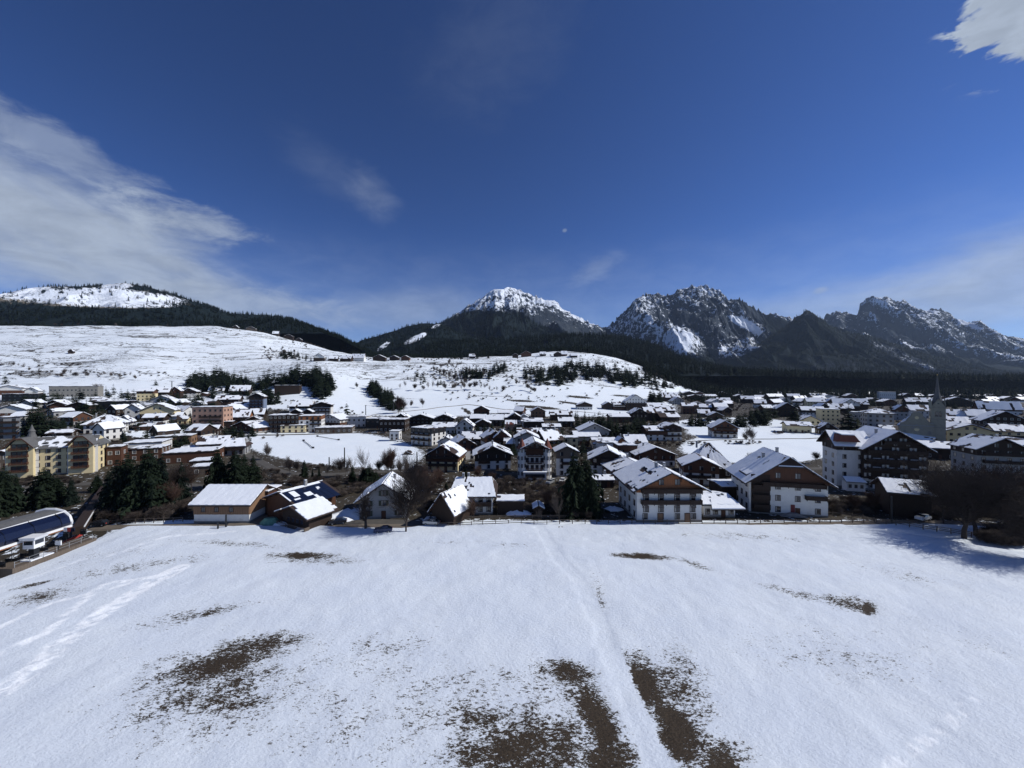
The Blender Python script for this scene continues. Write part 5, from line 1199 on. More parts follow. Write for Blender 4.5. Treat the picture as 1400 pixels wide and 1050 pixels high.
for px_, b, h_ in ((497, 661, 22), (503, 661, 26), (509, 661, 20), (514, 660, 17)): tree_at(px_, b, h_, 'dark bushy conifer right of the small pointed spruce', 'bushy conifers by the stream', 1.5, 2)
tree_at(636, 654, 16, 'little cone-shaped conifer beside the chalet with red timber gable', None, 1.2); tree_at(610, 672, 14, 'small conifer before the snowy bank left of the white house', None, 1.2)
tree_at(785, 707, 92, 'tallest of the three big spruces left of the guest house', None, 1.05, 0, Y=106); tree_at(800, 707, 82, 'second big spruce, close behind the tallest one', None, 1.15, 2, Y=109); tree_at(808, 708, 60, 'lower brownish spruce nearest the guest house', None, 1.2, 3, Y=105)
tree_at(1160, 594, 42, 'huge dark spruce rising behind the roof of the timber hotel', None, 1.75, 2); tree_at(1172, 594, 28, 'smaller spruce merging with the huge one', None, 1.5, 0)
tree_at(1087, 584, 32, 'solid dark spruce at the edge of the right-hand meadow', None, 1.6, 2); tree_at(1081, 584, 26, 'lower spruce leaning against the solid dark one', None, 1.3)
tree_at(474, 573, 26, 'large pyramidal spruce on the slope above the village meadow', None, 1.2); tree_at(463, 575, 15, 'low bushy conifer left of the pyramidal spruce', None, 1.6)
tree_at(7, 525, 18, 'lone conifer on the snowy slope at the left edge', None, 1.3); tree_at(213, 527, 8, 'tiny conifer above the cream house on the left slope', None, 1.4); tree_at(155, 540, 17, 'dark spruce right of the long grey building', None, 1.1); tree_at(145, 540, 14, 'thin spruce left of a darker one by the long grey building')
tree_at(707, 578, 6, 'little dark pointed tree among far roofs', None, 1.1); tree_at(787, 572, 12, 'slim pointed conifer behind the far brown barns', None, .9); tree_at(705, 594, 24, 'dark narrow conifer between tiled and flat roofs', None, 1.0)
tree_at(962, 553, 11, 'small conifer above the far forest edge row', None); tree_at(921, 575, 14, 'pointed conifer beside the red-brown far house', None, 1.2); tree_at(893, 590, 26, 'pyramid spruce behind the long white chalet', None, 1.2)
CL = [  # cx, cy, rx, ry, count, height range, group, wf
 (297, 527, 42, 11, 46, 13, 21, 'conifers of the clump on the left slope'), (325, 533, 22, 8, 16, 12, 18, 'conifers of the clump on the left slope'), (270, 530, 16, 7, 10, 12, 18, 'conifers of the clump on the left slope'),
 (383, 524, 24, 7, 16, 12, 20, 'conifers round the flat-roofed house on the slope'), (415, 521, 24, 8, 22, 14, 22, 'conifers round the flat-roofed house on the slope'), (441, 533, 14, 13, 34, 13, 22, 'conifers round the flat-roofed house on the slope'),
 (367, 548, 14, 8, 20, 9, 15, 'conifers beside the blue-grey house'), (352, 528, 16, 6, 12, 9, 14, 'conifers beside the blue-grey house'), (330, 543, 24, 4, 10, 7, 11, 'conifers beside the blue-grey house'),
 (514, 537, 9, 9, 20, 10, 15, 'conifers of the slanting strip on the middle slope'), (528, 549, 10, 8, 20, 10, 15, 'conifers of the slanting strip on the middle slope'), (541, 559, 9, 5, 12, 8, 12, 'conifers of the slanting strip on the middle slope'),
 (600, 522, 50, 10, 12, 6, 11, 'conifers of the small wood on the middle hill'), (652, 514, 24, 6, 26, 9, 16, 'conifers of the small wood on the middle hill'), (683, 505, 10, 7, 12, 10, 16, 'conifers of the small wood on the middle hill'), (722, 512, 9, 9, 10, 9, 14, 'conifers of the broad wood on the middle hill'),
 (755, 517, 32, 12, 46, 12, 20, 'conifers of the broad wood on the middle hill'), (800, 508, 35, 9, 30, 12, 19, 'conifers of the broad wood on the middle hill'), (830, 514, 35, 9, 32, 12, 19, 'conifers of the broad wood on the middle hill'), (866, 522, 30, 9, 34, 12, 18, 'conifers of the broad wood on the middle hill'), (905, 530, 20, 5, 10, 10, 15, 'conifers of the broad wood on the middle hill'),
 (853, 598, 30, 4, 20, 9, 13, 'dark garden conifers behind the far barns'), (812, 586, 25, 5, 14, 9, 14, 'dark garden conifers behind the far barns'), (875, 592, 12, 5, 8, 9, 13, 'dark garden conifers behind the far barns'),
 (896, 548, 13, 3, 10, 12, 16, 'trees at the far forest edge'), (998, 581, 58, 3.5, 26, 7, 12, 'dark trees bounding the right-hand meadow'), (1040, 574, 30, 4, 12, 9, 13, 'dark trees bounding the right-hand meadow'),
 (50, 596, 22, 4, 9, 13, 18, 'tall dark trees behind the yellow hotel'), (120, 586, 52, 4, 34, 4, 7, 'low dark hedge trees behind the white house with two arches'), (255, 552, 30, 4, 8, 8, 13, 'dark trees in the upper left village'), (300, 546, 25, 4, 8, 8, 12, 'dark trees in the upper left village'),
 (168, 437, 36, 1.5, 30, 12, 18, 'tree line on the crest of the left slope'), (35, 437, 40, 1.5, 10, 10, 15, 'tree line on the crest of the left slope'), (395, 488, 14, 3, 12, 10, 15, 'trees along the gully of the left slope'), (430, 492, 30, 2, 10, 7, 11, 'trees around the terrace hamlet'), (600, 490, 80, 1.5, 16, 7, 11, 'trees around the terrace hamlet'), (1185, 552, 14, 5, 6, 9, 13, 'dark trees among the right-hand roofs'), (1000, 551, 70, 3, 12, 9, 13, 'dark trees among the right-hand roofs'), (980, 546, 90, 6, 50, 7, 13, 'dark trees among the far roofs'), (1120, 552, 80, 8, 46, 7, 13, 'dark trees among the far roofs'), (1300, 556, 110, 14, 60, 6, 12, 'dark trees among the right-hand roofs'), (160, 556, 150, 14, 60, 6, 12, 'dark trees among the left village roofs'), (260, 590, 120, 22, 50, 5, 10, 'dark trees among the left village roofs'), (660, 590, 70, 14, 26, 5, 9, 'small garden conifers of the middle village'), (760, 612, 90, 16, 30, 5, 8, 'small garden conifers of the middle village')]
cand = []
for cx, cy, rx, ry, n, h0, h1, g_ in CL:
    n = int(n*1.6)
    for i in range(n):
        a = random.random()*6.28; q = math.sqrt(random.random()); p = hit(cx+rx*q*math.cos(a), cy+ry*q*math.sin(a))
        hh = random.uniform(h0, h1)*(1.22 if p.y > 330 else 1.1); cand.append((hh/p.y, p, hh, g_))
cand.sort(key=lambda c: -c[0])
FP = []
for i, (k, p, hh, g_) in enumerate(cand):
    if i < 255: conifer(p.x, p.y, p.z-.3, hh, 'one of the '+g_, g_, lod=1, wf=random.uniform(1.1, 1.6))
    else: FP.append((p.x, p.y, p.z-.3, hh))
# far woods: nobody could count them
def scatter(name, pts, protos, label, wf=1.15):
    for k, pm in enumerate(protos):
        sel = pts[k::len(protos)]
        if not sel: continue
        me = bpy.data.meshes.new(name); me.from_pydata([q[:3] for q in sel], [], [])
        at = me.attributes.new('height', 'FLOAT', 'POINT'); at.data.foreach_set('value', [q[3]/10 for q in sel])
        at = me.attributes.new('turn', 'FLOAT', 'POINT'); at.data.foreach_set('value', [random.random()*6.28 for q in sel])
        po = bpy.data.objects.new(name+'_member', pm)
        ng = bpy.data.node_groups.new(name, 'GeometryNodeTree')
        ng.interface.new_socket('Geometry', in_out='INPUT', socket_type='NodeSocketGeometry'); ng.interface.new_socket('Geometry', in_out='OUTPUT', socket_type='NodeSocketGeometry')
        N_ = ng.nodes; gi = N_.new('NodeGroupInput'); go = N_.new('NodeGroupOutput'); ip = N_.new('GeometryNodeInstanceOnPoints'); oi = N_.new('GeometryNodeObjectInfo')
        oi.inputs['Object'].default_value = po
        a1 = N_.new('GeometryNodeInputNamedAttribute'); a1.data_type = 'FLOAT'; a1.inputs[0].default_value = 'height'
        a2 = N_.new('GeometryNodeInputNamedAttribute'); a2.data_type = 'FLOAT'; a2.inputs[0].default_value = 'turn'
        cs = N_.new('ShaderNodeCombineXYZ'); cr_ = N_.new('ShaderNodeCombineXYZ'); mu = N_.new('ShaderNodeMath'); mu.operation = 'MULTIPLY'; mu.inputs[1].default_value = wf
        L_ = ng.links; L_.new(gi.outputs[0], ip.inputs['Points']); L_.new(oi.outputs['Geometry'], ip.inputs['Instance'])
        L_.new(a1.outputs['Attribute'], mu.inputs[0]); L_.new(mu.outputs[0], cs.inputs[0]); L_.new(mu.outputs[0], cs.inputs[1]); L_.new(a1.outputs['Attribute'], cs.inputs[2]); L_.new(cs.outputs[0], ip.inputs['Scale'])
        L_.new(a2.outputs['Attribute'], cr_.inputs[2]); L_.new(cr_.outputs[0], ip.inputs['Rotation']); L_.new(ip.outputs[0], go.inputs[0])
        o = tag(link(name, me), label, kind='stuff'); md = o.modifiers.new('scatter', 'NODES'); md.node_group = ng
scatter('hillside_wood', FP, [c[1] for c in CON[1][:3]], 'small far conifers of the hillside woods', 1.4)
low = [conifer_meshes(s+40, 10, w_, 2, 'needles')[1] for s, w_ in ((1, 2.2), (2, 2.7))]
scatter('mountain_forest', TREEPTS, low, 'dark conifer forest covering the mountain slopes', 1.25)
# wood on the valley floor right below the mountains
pts = []
for i in range(9000):
    px_ = random.uniform(925, 1500); Y_ = random.uniform(860, 2250) if px_ > 960 else random.uniform(1000, 1900); x = (px_-700)/F*Y_; pts.append((x, Y_, gz(x, Y_)-.5, random.uniform(14, 26)*(1+.25*(Y_ > 1500))))
for i in range(3500):
    px_ = random.uniform(480, 930); Y_ = random.uniform(1130, 1500); x = (px_-700)/F*Y_; pts.append((x, Y_, gz(x, Y_)-.5, random.uniform(14, 22)))
for i in range(2600):
    t = random.random(); px_ = 850+t*120; Y_ = random.uniform(880+random.uniform(0, 120), 1200); x = (px_-700)/F*Y_
    if px_ < 880 and Y_ < 1130: continue
    pts.append((x, Y_, gz(x, Y_)-.5, random.uniform(13, 22)))
scatter('valley_forest', pts, low, 'dark forest band along the valley floor', 1.2)

def bare_tree(seed, H_, spread, depth, nb, thick, mt, up=.35, min_r=.006, droop=0, seg0=3, L0=.62):
    r = random.Random(seed); mb = MB().use('bark' if mt != 'twig_grey' else 'twig_grey'); tw_ = MB().use(mt)
    def grow(p, d, L, rad, lev):
        seg = seg0 if lev == 0 else (3 if lev < 3 else 2); q = p
        for s in range(seg):
            d2 = (d+Vector((r.uniform(-1, 1), r.uniform(-1, 1), r.uniform(-.5, .8)))*(.16+.05*lev)+Vector((0, 0, up*.12-droop*lev*.05))).normalized()
            q2 = q+d2*(L/seg); r1 = rad*(1-.5*(s+1)/seg)
            (mb if lev < 2 else tw_).tube(q, q2, max(min_r, rad*(1-.5*s/seg)), max(min_r*.8, r1), 6 if lev == 0 else (4 if lev < 2 else 3), False)
            if lev < depth and (s > 0 or lev > 0):
                for k in range(nb[min(lev, len(nb)-1)]):
                    a = r.random()*6.28; sp2 = spread*(.6+.6*r.random()); u = d2.orthogonal().normalized(); v = d2.cross(u)
                    nd = (d2*math.cos(sp2)+(u*math.cos(a)+v*math.sin(a))*math.sin(sp2)+Vector((0, 0, up*.4))).normalized()
                    grow(q.lerp(q2, r.uniform(.3, 1)), nd, L*(.55+.28*r.random()), r1*(.5+.2*r.random()), lev+1)
            d, q = d2, q2
        return q
    grow(Vector((0, 0, -.3)), Vector((0, 0, 1)), H_*L0, thick, 0)
    return mb.mesh('trunk'), tw_.mesh('branches')
BT = {}
def btree(px_, base, hpx, kind, label, group=None, Y=None, name='bare_tree', wf=1.0):
    p = hit(px_, base)
    if Y: x = (px_-700)/F*Y; p = Vector((x, Y, gz(x, Y)))
    tm, bm_, H0 = BT[kind]; s = hpx*p.y/F/H0
    r = empty(name, (p.x, p.y, p.z), random.random()*6.28, label, 'tree', group); r.scale = (s*wf, s*wf, s)
    link('trunk', tm, r); link('branches', bm_, r); return r
def reg(k, *a, **kw):
    t, b = bare_tree(*a, **kw); co = max([v.co.z for v in b.vertices] or [a[1]]); BT[k] = (t, b, co)
reg('hero', 5, 20, .60, 4, [3, 3, 3, 2], .44, 'twig', up=.34, min_r=.034, seg0=5, L0=.72)
reg('wide', 9, 18, .85, 4, [4, 3, 3, 2], .62, 'twig', up=.26, min_r=.030, seg0=4, L0=.6)
reg('mid1', 11, 10, .6, 4, [3, 3, 3, 2], .16, 'twig', min_r=.026); reg('mid2', 12, 10, .5, 4, [3, 3, 3, 2], .14, 'twig_grey', min_r=.026); reg('mid3', 13, 10, .75, 4, [3, 3, 3, 2], .18, 'twig_red', min_r=.028)
reg('thin', 15, 12, .45, 3, [3, 3, 2], .10, 'twig_grey', min_r=.024, up=.5)
reg('dense', 17, 10, .5, 5, [3, 3, 3, 2, 1], .18, 'twig_red', min_r=.028, up=.5)
reg('poll', 19, 6, .7, 3, [2, 4, 3], .38, 'twig', min_r=.03)
btree(555, 731, 112, 'hero', 'tall bare tree with forked trunk at the edge of the snow field', Y=93)
btree(500, 728, 54, 'poll', 'stubby pollarded tree beside the parked blue car', Y=95)
btree(1318, 735, 118, 'wide', 'huge spreading bare tree at the right end of the fence', Y=91, wf=1.05); btree(1334, 736, 108, 'wide', 'second trunk of bare branches merging with the huge tree', Y=93)
btree(1290, 722, 75, 'mid1', 'lower bare tree left of the huge spreading one', Y=100, wf=1.3); btree(1372, 732, 92, 'dense', 'bare tree behind the huge one near the right edge', Y=97, wf=1.4); btree(1395, 730, 85, 'mid3', 'bare tree cut by the right edge', Y=100, wf=1.3)
btree(1420, 770, 100, 'wide', 'bare tree just outside the right edge whose shade falls on the snow', Y=80)
for px_, b, h_, k, l in [(530, 652, 42, 'dense', 'rounded brown bare tree at the near edge of the village meadow'), (500, 654, 46, 'thin', 'thin larch left of the rounded brown tree'), (548, 654, 42, 'thin', 'slender bare tree right of the rounded brown tree'), (472, 652, 27, 'thin', 'thin pale tree beside the small pointed spruce'),
      (366, 629, 24, 'mid2', 'grey bare tree on the near left edge of the village meadow'), (396, 648, 26, 'mid2', 'bare sapling where the stream road bends'), (406, 648, 22, 'mid2', 'second sapling at the bend of the stream road'), (1028, 607, 26, 'mid2', 'frosty grey tree beside the chalet in the meadow'), (1020, 606, 17, 'mid2', 'small frosty tree between chalet and larger frosty tree'),
      (1026, 637, 20, 'mid1', 'small bare tree on the meadow edge behind the tall white house'), (1041, 636, 14, 'mid2', 'tiny pale tree behind the chimneys of the tall white house'), (940, 634, 14, 'mid1', 'knotty bare tree by the brown barn roof'), (930, 634, 12, 'mid2', 'grey sapling left of the knotty tree by the barn roof'), (1116, 634, 18, 'mid1', 'bare tree in the meadow between white house and timber hotel'),
      (765, 716, 44, 'thin', 'young reddish tree inside the fence near the spruces'), (735, 716, 22, 'thin', 'low sapling inside the fence'), (648, 714, 34, 'mid3', 'reddish bare tree before the white house'), (670, 668, 24, 'mid3', 'brown bare tree between two white houses'), (655, 658, 22, 'mid3', 'brown tree under the white dark-gabled house'), (603, 672, 34, 'mid3', 'brown tree in front of the red-gabled chalet'),
      (585, 690, 50, 'dense', 'dense reddish tree behind the narrow black barn'), (572, 680, 44, 'mid3', 'brown tree between grey house and narrow black barn'), (535, 700, 40, 'mid3', 'bare tree in front of the grey stucco house'), (240, 690, 60, 'mid1', 'bare tree at the right end of the spruce grove'), (262, 676, 46, 'mid3', 'brown tree behind the long barn'), (232, 700, 44, 'mid3', 'brown shrubby tree at the foot of the spruce grove'),
      (112, 545, 10, 'mid2', 'grey tree left of the hip-roofed red house'), (134, 541, 18, 'dense', 'round grey tree at the end of the long grey building'), (545, 566, 26, 'dense', 'brown bare tree at the foot of the slanting strip'), (552, 565, 22, 'mid3', 'brown tree below the slanting strip'), (562, 558, 12, 'mid2', 'lone pale tree on the lower middle slope'), (578, 557, 14, 'mid2', 'round pale tree on the lower middle slope'), (488, 532, 10, 'mid2', 'lone small tree on the open slope between two woods'),
      (1168, 700, 26, 'mid3', 'brown bush-like tree below the timber hotel'), (1195, 702, 32, 'dense', 'rust-brown tree left of the dark board shed'), (1140, 704, 18, 'mid1', 'low thorny tree beside the tall white house'), (1012, 628, 0.1, 'mid1', None), (780, 690, 40, 'mid3', 'brown tree left of the big spruces'), (745, 700, 34, 'mid3', 'brown tree behind the tiny garden hut'), (700, 690, 26, 'mid1', 'bare tree behind the open carport')]:
    if l: btree(px_, b, h_, k, l)
rows = [((545, 533), (690, 535), 20, 8, 15, 'row of bare trees across the middle slope'), ((590, 505), (640, 530), 20, 8, 14, 'bare trees scattered on the middle slope'), ((610, 500), (665, 515), 14, 8, 14, 'bare trees scattered on the middle slope'), ((65, 515), (190, 519), 14, 7, 11, 'bare shrubs along the left slope'), ((60, 440), (230, 447), 8, 7, 11, 'bare shrubs on the crest of the left slope'),
        ((360, 478), (400, 492), 9, 8, 13, 'bare trees along the gully'), ((0, 500), (50, 508), 8, 7, 10, 'bare shrubs along the left slope'), ((440, 652), (590, 650), 15, 4, 8, 'bare saplings along the stream'), ((700, 520), (735, 540), 10, 8, 12, 'bare trees scattered on the middle slope'), ((845, 500), (935, 530), 10, 7, 11, 'bare trees scattered on the middle slope')]
for a, b, n, h0, h1, g_ in rows:
    for i in range(n):
        t = (i+random.random())/n; p = hit(a[0]+(b[0]-a[0])*t+random.uniform(-3, 3), a[1]+(b[1]-a[1])*t+random.uniform(-3, 3)*(p.y > 300 and 1 or .5))
        k = random.choice(['mid2', 'thin', 'thin', 'mid1']); h_ = random.uniform(h0, h1)*1.15; tm, bm_, H0 = BT[k]
        r = empty('bare_tree', (p.x, p.y, p.z-.2), random.random()*6.28, 'one of the '+g_, 'tree', g_); s = h_/H0; r.scale = (s, s, s); link('branches', bm_, r)
# brushwood that nobody could count
reg('bush', 23, 3, .9, 3, [4, 4, 3], .05, 'twig_grey', min_r=.016, up=.1); reg('bush2', 24, 3, .8, 3, [4, 4, 3], .05, 'twig', min_r=.016, up=.2)
pts = []
def brush(cx, cy, rx, ry, n, h0, h1):
    for i in range(n):
        a = random.random()*6.28; q = math.sqrt(random.random()); p = hit(cx+rx*q*math.cos(a), cy+ry*q*math.sin(a)); pts.append((p.x, p.y, p.z-.1, random.uniform(h0, h1)*2.6))
for a in [(700, 668, 90, 12, 110, 1.2, 3), (740, 690, 60, 12, 50, 1.2, 3), (450, 672, 50, 10, 70, 1.2, 3), (870, 665, 30, 8, 30, 1, 2.5), (920, 606, 50, 6, 40, 1, 2.5), (180, 705, 60, 9, 170, 2.0, 4), (245, 695, 20, 10, 40, 1.5, 3), (480, 660, 110, 7, 120, 1, 2.4), (560, 690, 35, 12, 36, 1.5, 3), (640, 668, 60, 14, 70, 1, 2.5), (125, 512, 130, 4, 50, 2.5, 5), (60, 500, 60, 3, 16, 2.5, 5), (680, 545, 90, 5, 40, 1.5, 3.5), (610, 508, 60, 10, 90, 2.5, 5), (380, 485, 30, 9, 50, 2.5, 6), (420, 470, 30, 6, 24, 3, 6), (780, 500, 110, 14, 90, 2.5, 5), (330, 450, 40, 4, 26, 3, 5), (560, 492, 90, 3, 40, 2.5, 5), (700, 575, 120, 5, 60, 1.5, 3), (730, 690, 60, 10, 90, 1, 2.4), (790, 700, 30, 10, 60, 1.5, 3), (1165, 695, 40, 10, 90, 1, 2.6), (1290, 700, 60, 12, 140, 1.2, 3), (1380, 738, 40, 10, 120, 2, 3.6),
          (1380, 690, 40, 25, 120, 1.5, 3), (60, 660, 50, 6, 50, 1, 2), (350, 650, 50, 8, 60, 1, 2.5), (430, 640, 40, 3, 20, 1, 2), (1010, 606, 30, 2.5, 26, 1, 2), (1080, 592, 25, 3, 20, 1.5, 3), (700, 630, 120, 16, 60, 1, 2.2), (250, 600, 150, 14, 80, 1, 2.5), (920, 578, 30, 4, 20, 1, 3), (300, 570, 200, 25, 220, 1.5, 4), (1250, 570, 160, 20, 220, 1.5, 4), (720, 600, 130, 16, 130, 1.5, 3.5), (1000, 553, 120, 10, 130, 2, 5), (760, 530, 160, 25, 80, 2, 5), (650, 515, 60, 14, 90, 2, 5)]: brush(*a)
pts = [(a, b, c, d*.32/ .32) for a, b, c, d in pts]
def norm_proto(k):
    t, b, H0 = BT[k]; me = b.copy(); me.transform(Matrix.Scale(10/H0/2.6, 4)); me.name = 'brush'; return me
scatter('brushwood', pts, [norm_proto('bush'), norm_proto('bush2')], 'brown leafless brushwood along the stream and between gardens', 1.3)

# ------------------------------------------------------------------ fences
POST = MB().use('wood_grey').box(-.07, .07, -.07, .07, -.5, 1.15).mesh('post'); RAIL = MB().use('wood_grey').box(0, 1, -.03, .03, -.07, .07).mesh('rail')
def fence(pts, label, gap=3.0, rails=(.45, .95), name='wooden_fence', post=POST, rail=RAIL, hs=1.0, cat='fence'):
    W = [(lambda h: Vector((h.x, h.y)))(hit(*q)) for q in pts]; Q = []
    for a, b in zip(W[:-1], W[1:]):
        n = max(1, int(round((b-a).length/gap)))
        for i in range(n): Q.append(a.lerp(b, i/n))
    Q.append(W[-1]); z0 = gz(*Q[0]); r = empty(name, (Q[0].x, Q[0].y, z0), 0, label, cat)
    Q3 = [Vector((q.x-Q[0].x, q.y-Q[0].y, gz(q.x, q.y)-z0+.1)) for q in Q]
    for i, q in enumerate(Q3):
        o = link('post', post, r, q); o.rotation_euler = (random.uniform(-.05, .05), random.uniform(-.05, .05), random.uniform(0, .4)); o.scale = (1, 1, hs)
        if i+1 < len(Q3):
            d = Q3[i+1]-q
            for k in rails:
                o = link('rail', rail, r, q+Vector((0, -.09, k*hs+random.uniform(-.04, .04)))); o.rotation_euler = (0, -math.asin(d.z/d.length), math.atan2(d.y, d.x)); o.scale = (d.length+.1, 1, 1)
fence([(598, 721), (660, 719), (730, 717), (800, 716), (880, 717), (960, 717), (1040, 716.5), (1120, 716), (1196, 715)], 'long two-rail wooden fence between the snow field and the houses', 3.2)
fence([(1198, 715.5), (1225, 718), (1262, 724), (1300, 730), (1328, 735)], 'short dark three-rail fence sloping down to the huge bare tree', 2.4, (.35, .72, 1.08), hs=1.1)
fence([(118, 719), (160, 717), (210, 715), (250, 713)], 'grey railing above the road left of the long barn', 2.6, (.5, 1.0))
fence([(632, 711), (680, 710), (740, 709.5), (790, 709)], 'thin inner fence around the snowy garden of the white house', 2.2, (.5, .9), hs=.9)
fence([(1128, 706), (1150, 705), (1180, 710), (1195, 714)], 'dark low fence beside the tall white house', 2.2, (.4, .8))

# ------------------------------------------------------------------ cars
WHEEL = MB().use('tyre').tube((-.11, 0, 0), (.11, 0, 0), .32, .32, 12).use('metal_light').tube((-.125, 0, 0), (.125, 0, 0), .19, .19, 8).mesh('wheel')
def car_meshes(paint, van=False):
    k = ('car', paint, van)
    if k in WN: return WN[k]
    L_, Hh = (2.5, 2.0) if van else (2.1, 1.45)
    side = [(-L_, .35), (-L_, .75), (-L_+.1, 1.0), (-L_+.9, 1.08), (-L_+1.3, 1.1), (L_-.5, 1.05), (L_-.03, .95), (L_, .4)] if not van else [(-L_, .35), (-L_, 1.0), (-L_+.7, 1.15), (-L_+1.2, 1.2), (L_, 1.2), (L_, .4)]
    b = MB().use(paint); vs = []
    for y, s in ((-.86, .97), (-.80, 1), (.80, 1), (.86, .97)): vs += [(x*s, y, z) for x, z in side]
    n = len(side); fs = []
    for q in range(3): fs += [(q*n+i, q*n+(i+1) % n, (q+1)*n+(i+1) % n, (q+1)*n+i) for i in range(n)]
    fs += [tuple(range(n-1, -1, -1)), tuple(range(3*n, 4*n))]; b.add(vs, fs)
    top = [(-L_+1.1, 1.08), (-L_+1.95, Hh), (L_-1.1, Hh), (L_-.35, 1.05)] if not van else [(-L_+.75, 1.15), (-L_+1.35, Hh), (L_-.1, Hh), (L_-.02, 1.18)]
    g_ = MB().use('glass'); vs = [(x, -.78+.14*(z > 1.2), z) for x, z in top]+[(x, .78-.14*(z > 1.2), z) for x, z in top]
    g_.add(vs, [(0, 1, 2, 3), (7, 6, 5, 4), (0, 4, 5, 1), (1, 5, 6, 2), (2, 6, 7, 3)])
    b.box(top[1][0]-.05, top[2][0]+.1, -.66, .66, Hh-.02, Hh+.05)
    for x in (top[1][0]+.55*(top[2][0]-top[1][0]), ): b.box(x-.05, x+.05, -.79, .79, 1.05, Hh)
    if van: b.box(-.6, L_-.15, -.80, .80, 1.15, Hh-.05)
    hl = MB().use('paint_white').box(-.04, .03, -.16, .16, -.07, .07).mesh('headlight'); tl = MB().use('red_plastic').box(-.03, .04, -.14, .14, -.09, .09).mesh('tail_light')
    WN[k] = (b.mesh('body'), g_.mesh('windows'), hl, tl, L_); return WN[k]
def car(px_, base, paint, rz, label, van=False, Y=None):
    p = hit(px_, base)
    if Y: x = (px_-700)/F*Y; p = Vector((x, Y, gz(x, Y)))
    bm_, gm, hl, tl, L_ = car_meshes(paint, van); r = empty('parked_van' if van else 'parked_car', p+Vector((0, 0, .18)), R(rz), label, 'van' if van else 'car', 'parked vehicles')
    link('body', bm_, r); link('windows', gm, r)
    for x in (-L_+.85, L_-.8):
        for y in (-.78, .78): link('wheel', WHEEL, r, (x, y, .32), math.pi/2)
    for y in (-.6, .6): link('headlight', hl, r, (-L_, y, .72)); link('tail_light', tl, r, (L_, y, .78))
car(524, 729, 'car_blue', 12, 'dark blue car parked under the stubby pollarded tree'); car(590, 718.5, 'car_silver', -8, 'silver car nearer the black timber barn'); car(592, 714.5, 'car_white', -8, 'white car just behind the silver one')
car(136, 720, 'car_dark', 5, 'dark car by the railing right of the lift station'); car(1000, 664, 'car_white', 10, 'white van behind the annex of the guest house', True)
car(1262, 712, 'car_white', 20, 'snow-dusted pale car beside the dark board shed'); car(500, 593, 'car_dark', 5, 'leftmost dark car on the road above the village meadow'); car(512, 593, 'car_silver', 5, 'middle grey car on the road above the village meadow'); car(523, 593.5, 'car_dark', 5, 'rightmost dark car on the road above the village meadow')
car(738, 664, 'car_dark', 60, 'black car left of the turreted inn entrance yard'); car(752, 662, 'car_silver', 60, 'grey car before the turreted inn'); car(769, 660, 'car_white', 70, 'small white car right of the turreted inn'); car(462, 717, 'car_dark', 20, 'dark car beside the snow heap behind the hut'); car(546, 604, 'car_white', 30, 'pale car near the white block with flat roof')

# ------------------------------------------------------------------ chairlift station at the left edge
st_ = empty('lift_station', (-103.2, 59, gz(-102, 60)-1.0), 0, 'blue curved chairlift station with white rim cut by the left edge', 'lift station')
zb0 = -gz(-102, 60)
def rib_pt(a, s): return (4.1*math.cos(a)*s, 0, 0)
prof = [(4.0, 5.2), (4.2, 6.0), (3.8, 7.2), (2.6, 8.2), (.6, 8.7), (-1.6, 8.7), (-3.8, 8.1), (-4.4, 6.9), (-4.3, 5.2)]
y0_, y1_ = -14, 27.5
def band(i0, i1, m, name, out=0, ya=y0_, yb=y1_):
    mb = MB().use(m); pr_ = [(x*(1+out), z+zb0+out*6) for x, z in prof]
    n = 14; vs = []; fs = []
    for j in range(n+1):
        y = ya+(yb-ya)*j/n; cam_ = .35*math.sin(math.pi*j/n)
        for x, z in pr_[i0:i1+1]: vs.append((x, y, z+cam_))
        for x, z in pr_[i0:i1+1]: vs.append((x*.93, y, z+cam_-.25))
    k = i1-i0+1
    for j in range(n):
        for i in range(k-1):
            a = j*2*k+i; b = a+2*k; fs += [(a, b, b+1, a+1), (a+k, a+k+1, b+k+1, b+k)]
        a = j*2*k; b = a+2*k; fs += [(a, a+k, b+k, b), (a+k-1, b+k-1, b+2*k-1, a+2*k-1)]
    for j, fl in ((0, 1), (n, 0)):
        for i in range(k-1): a = j*2*k+i; fs.append((a, a+1, a+k+1, a+k) if fl else (a, a+k, a+k+1, a+1))
    mb.add(vs, fs); return mb.build(name, st_)
band(0, 3, 'canopy_blue', 'side_panel'); band(3, 6, 'roof_slate', 'roof_panel', .004); band(6, 8, 'canopy_blue', 'side_panel')
for j in range(9): y = y0_+2+j*4.7; band(0, 3, 'metal_dark', 'seam', .006, y, y+.07)
band(0, 8, 'paint_white', 'end_rim', .012, 27.3, 27.8)
MB().use('paint_white').box(4.05, 4.35, y0_, y1_, zb0+4.95, zb0+5.4).build('lower_trim', st_); MB().use('paint_white').box(2.5, 2.7, y0_, y1_, zb0+8.25, zb0+8.45).build('upper_trim', st_)
MB().use('wood_orange').box(4.02, 4.3, y0_, y1_, zb0+4.72, zb0+4.94).build('trim_stripe', st_)
for y in (-6, 10): MB().use('concrete').box(-1.3, 1.3, y-1.5, y+1.5, -3, zb0+5.5).build('pillar', st_)
MB().use('metal_dark').box(-2.6, 2.6, -13, 27, zb0+4.3, zb0+5.2).build('drive_frame', st_)
mb = MB().use('metal_dark')
for i in range(20):
    a, b = 2*math.pi*i/20, 2*math.pi*(i+1)/20; mb.tube((2.6*math.cos(a), 17+2.6*math.sin(a), zb0+3.9), (2.6*math.cos(b), 17+2.6*math.sin(b), zb0+3.9), .16, .16, 5, False)
for i in range(6): a = math.pi*i/3; mb.tube((0, 17, zb0+3.9), (2.6*math.cos(a), 17+2.6*math.sin(a), zb0+3.9), .09, .09, 4)
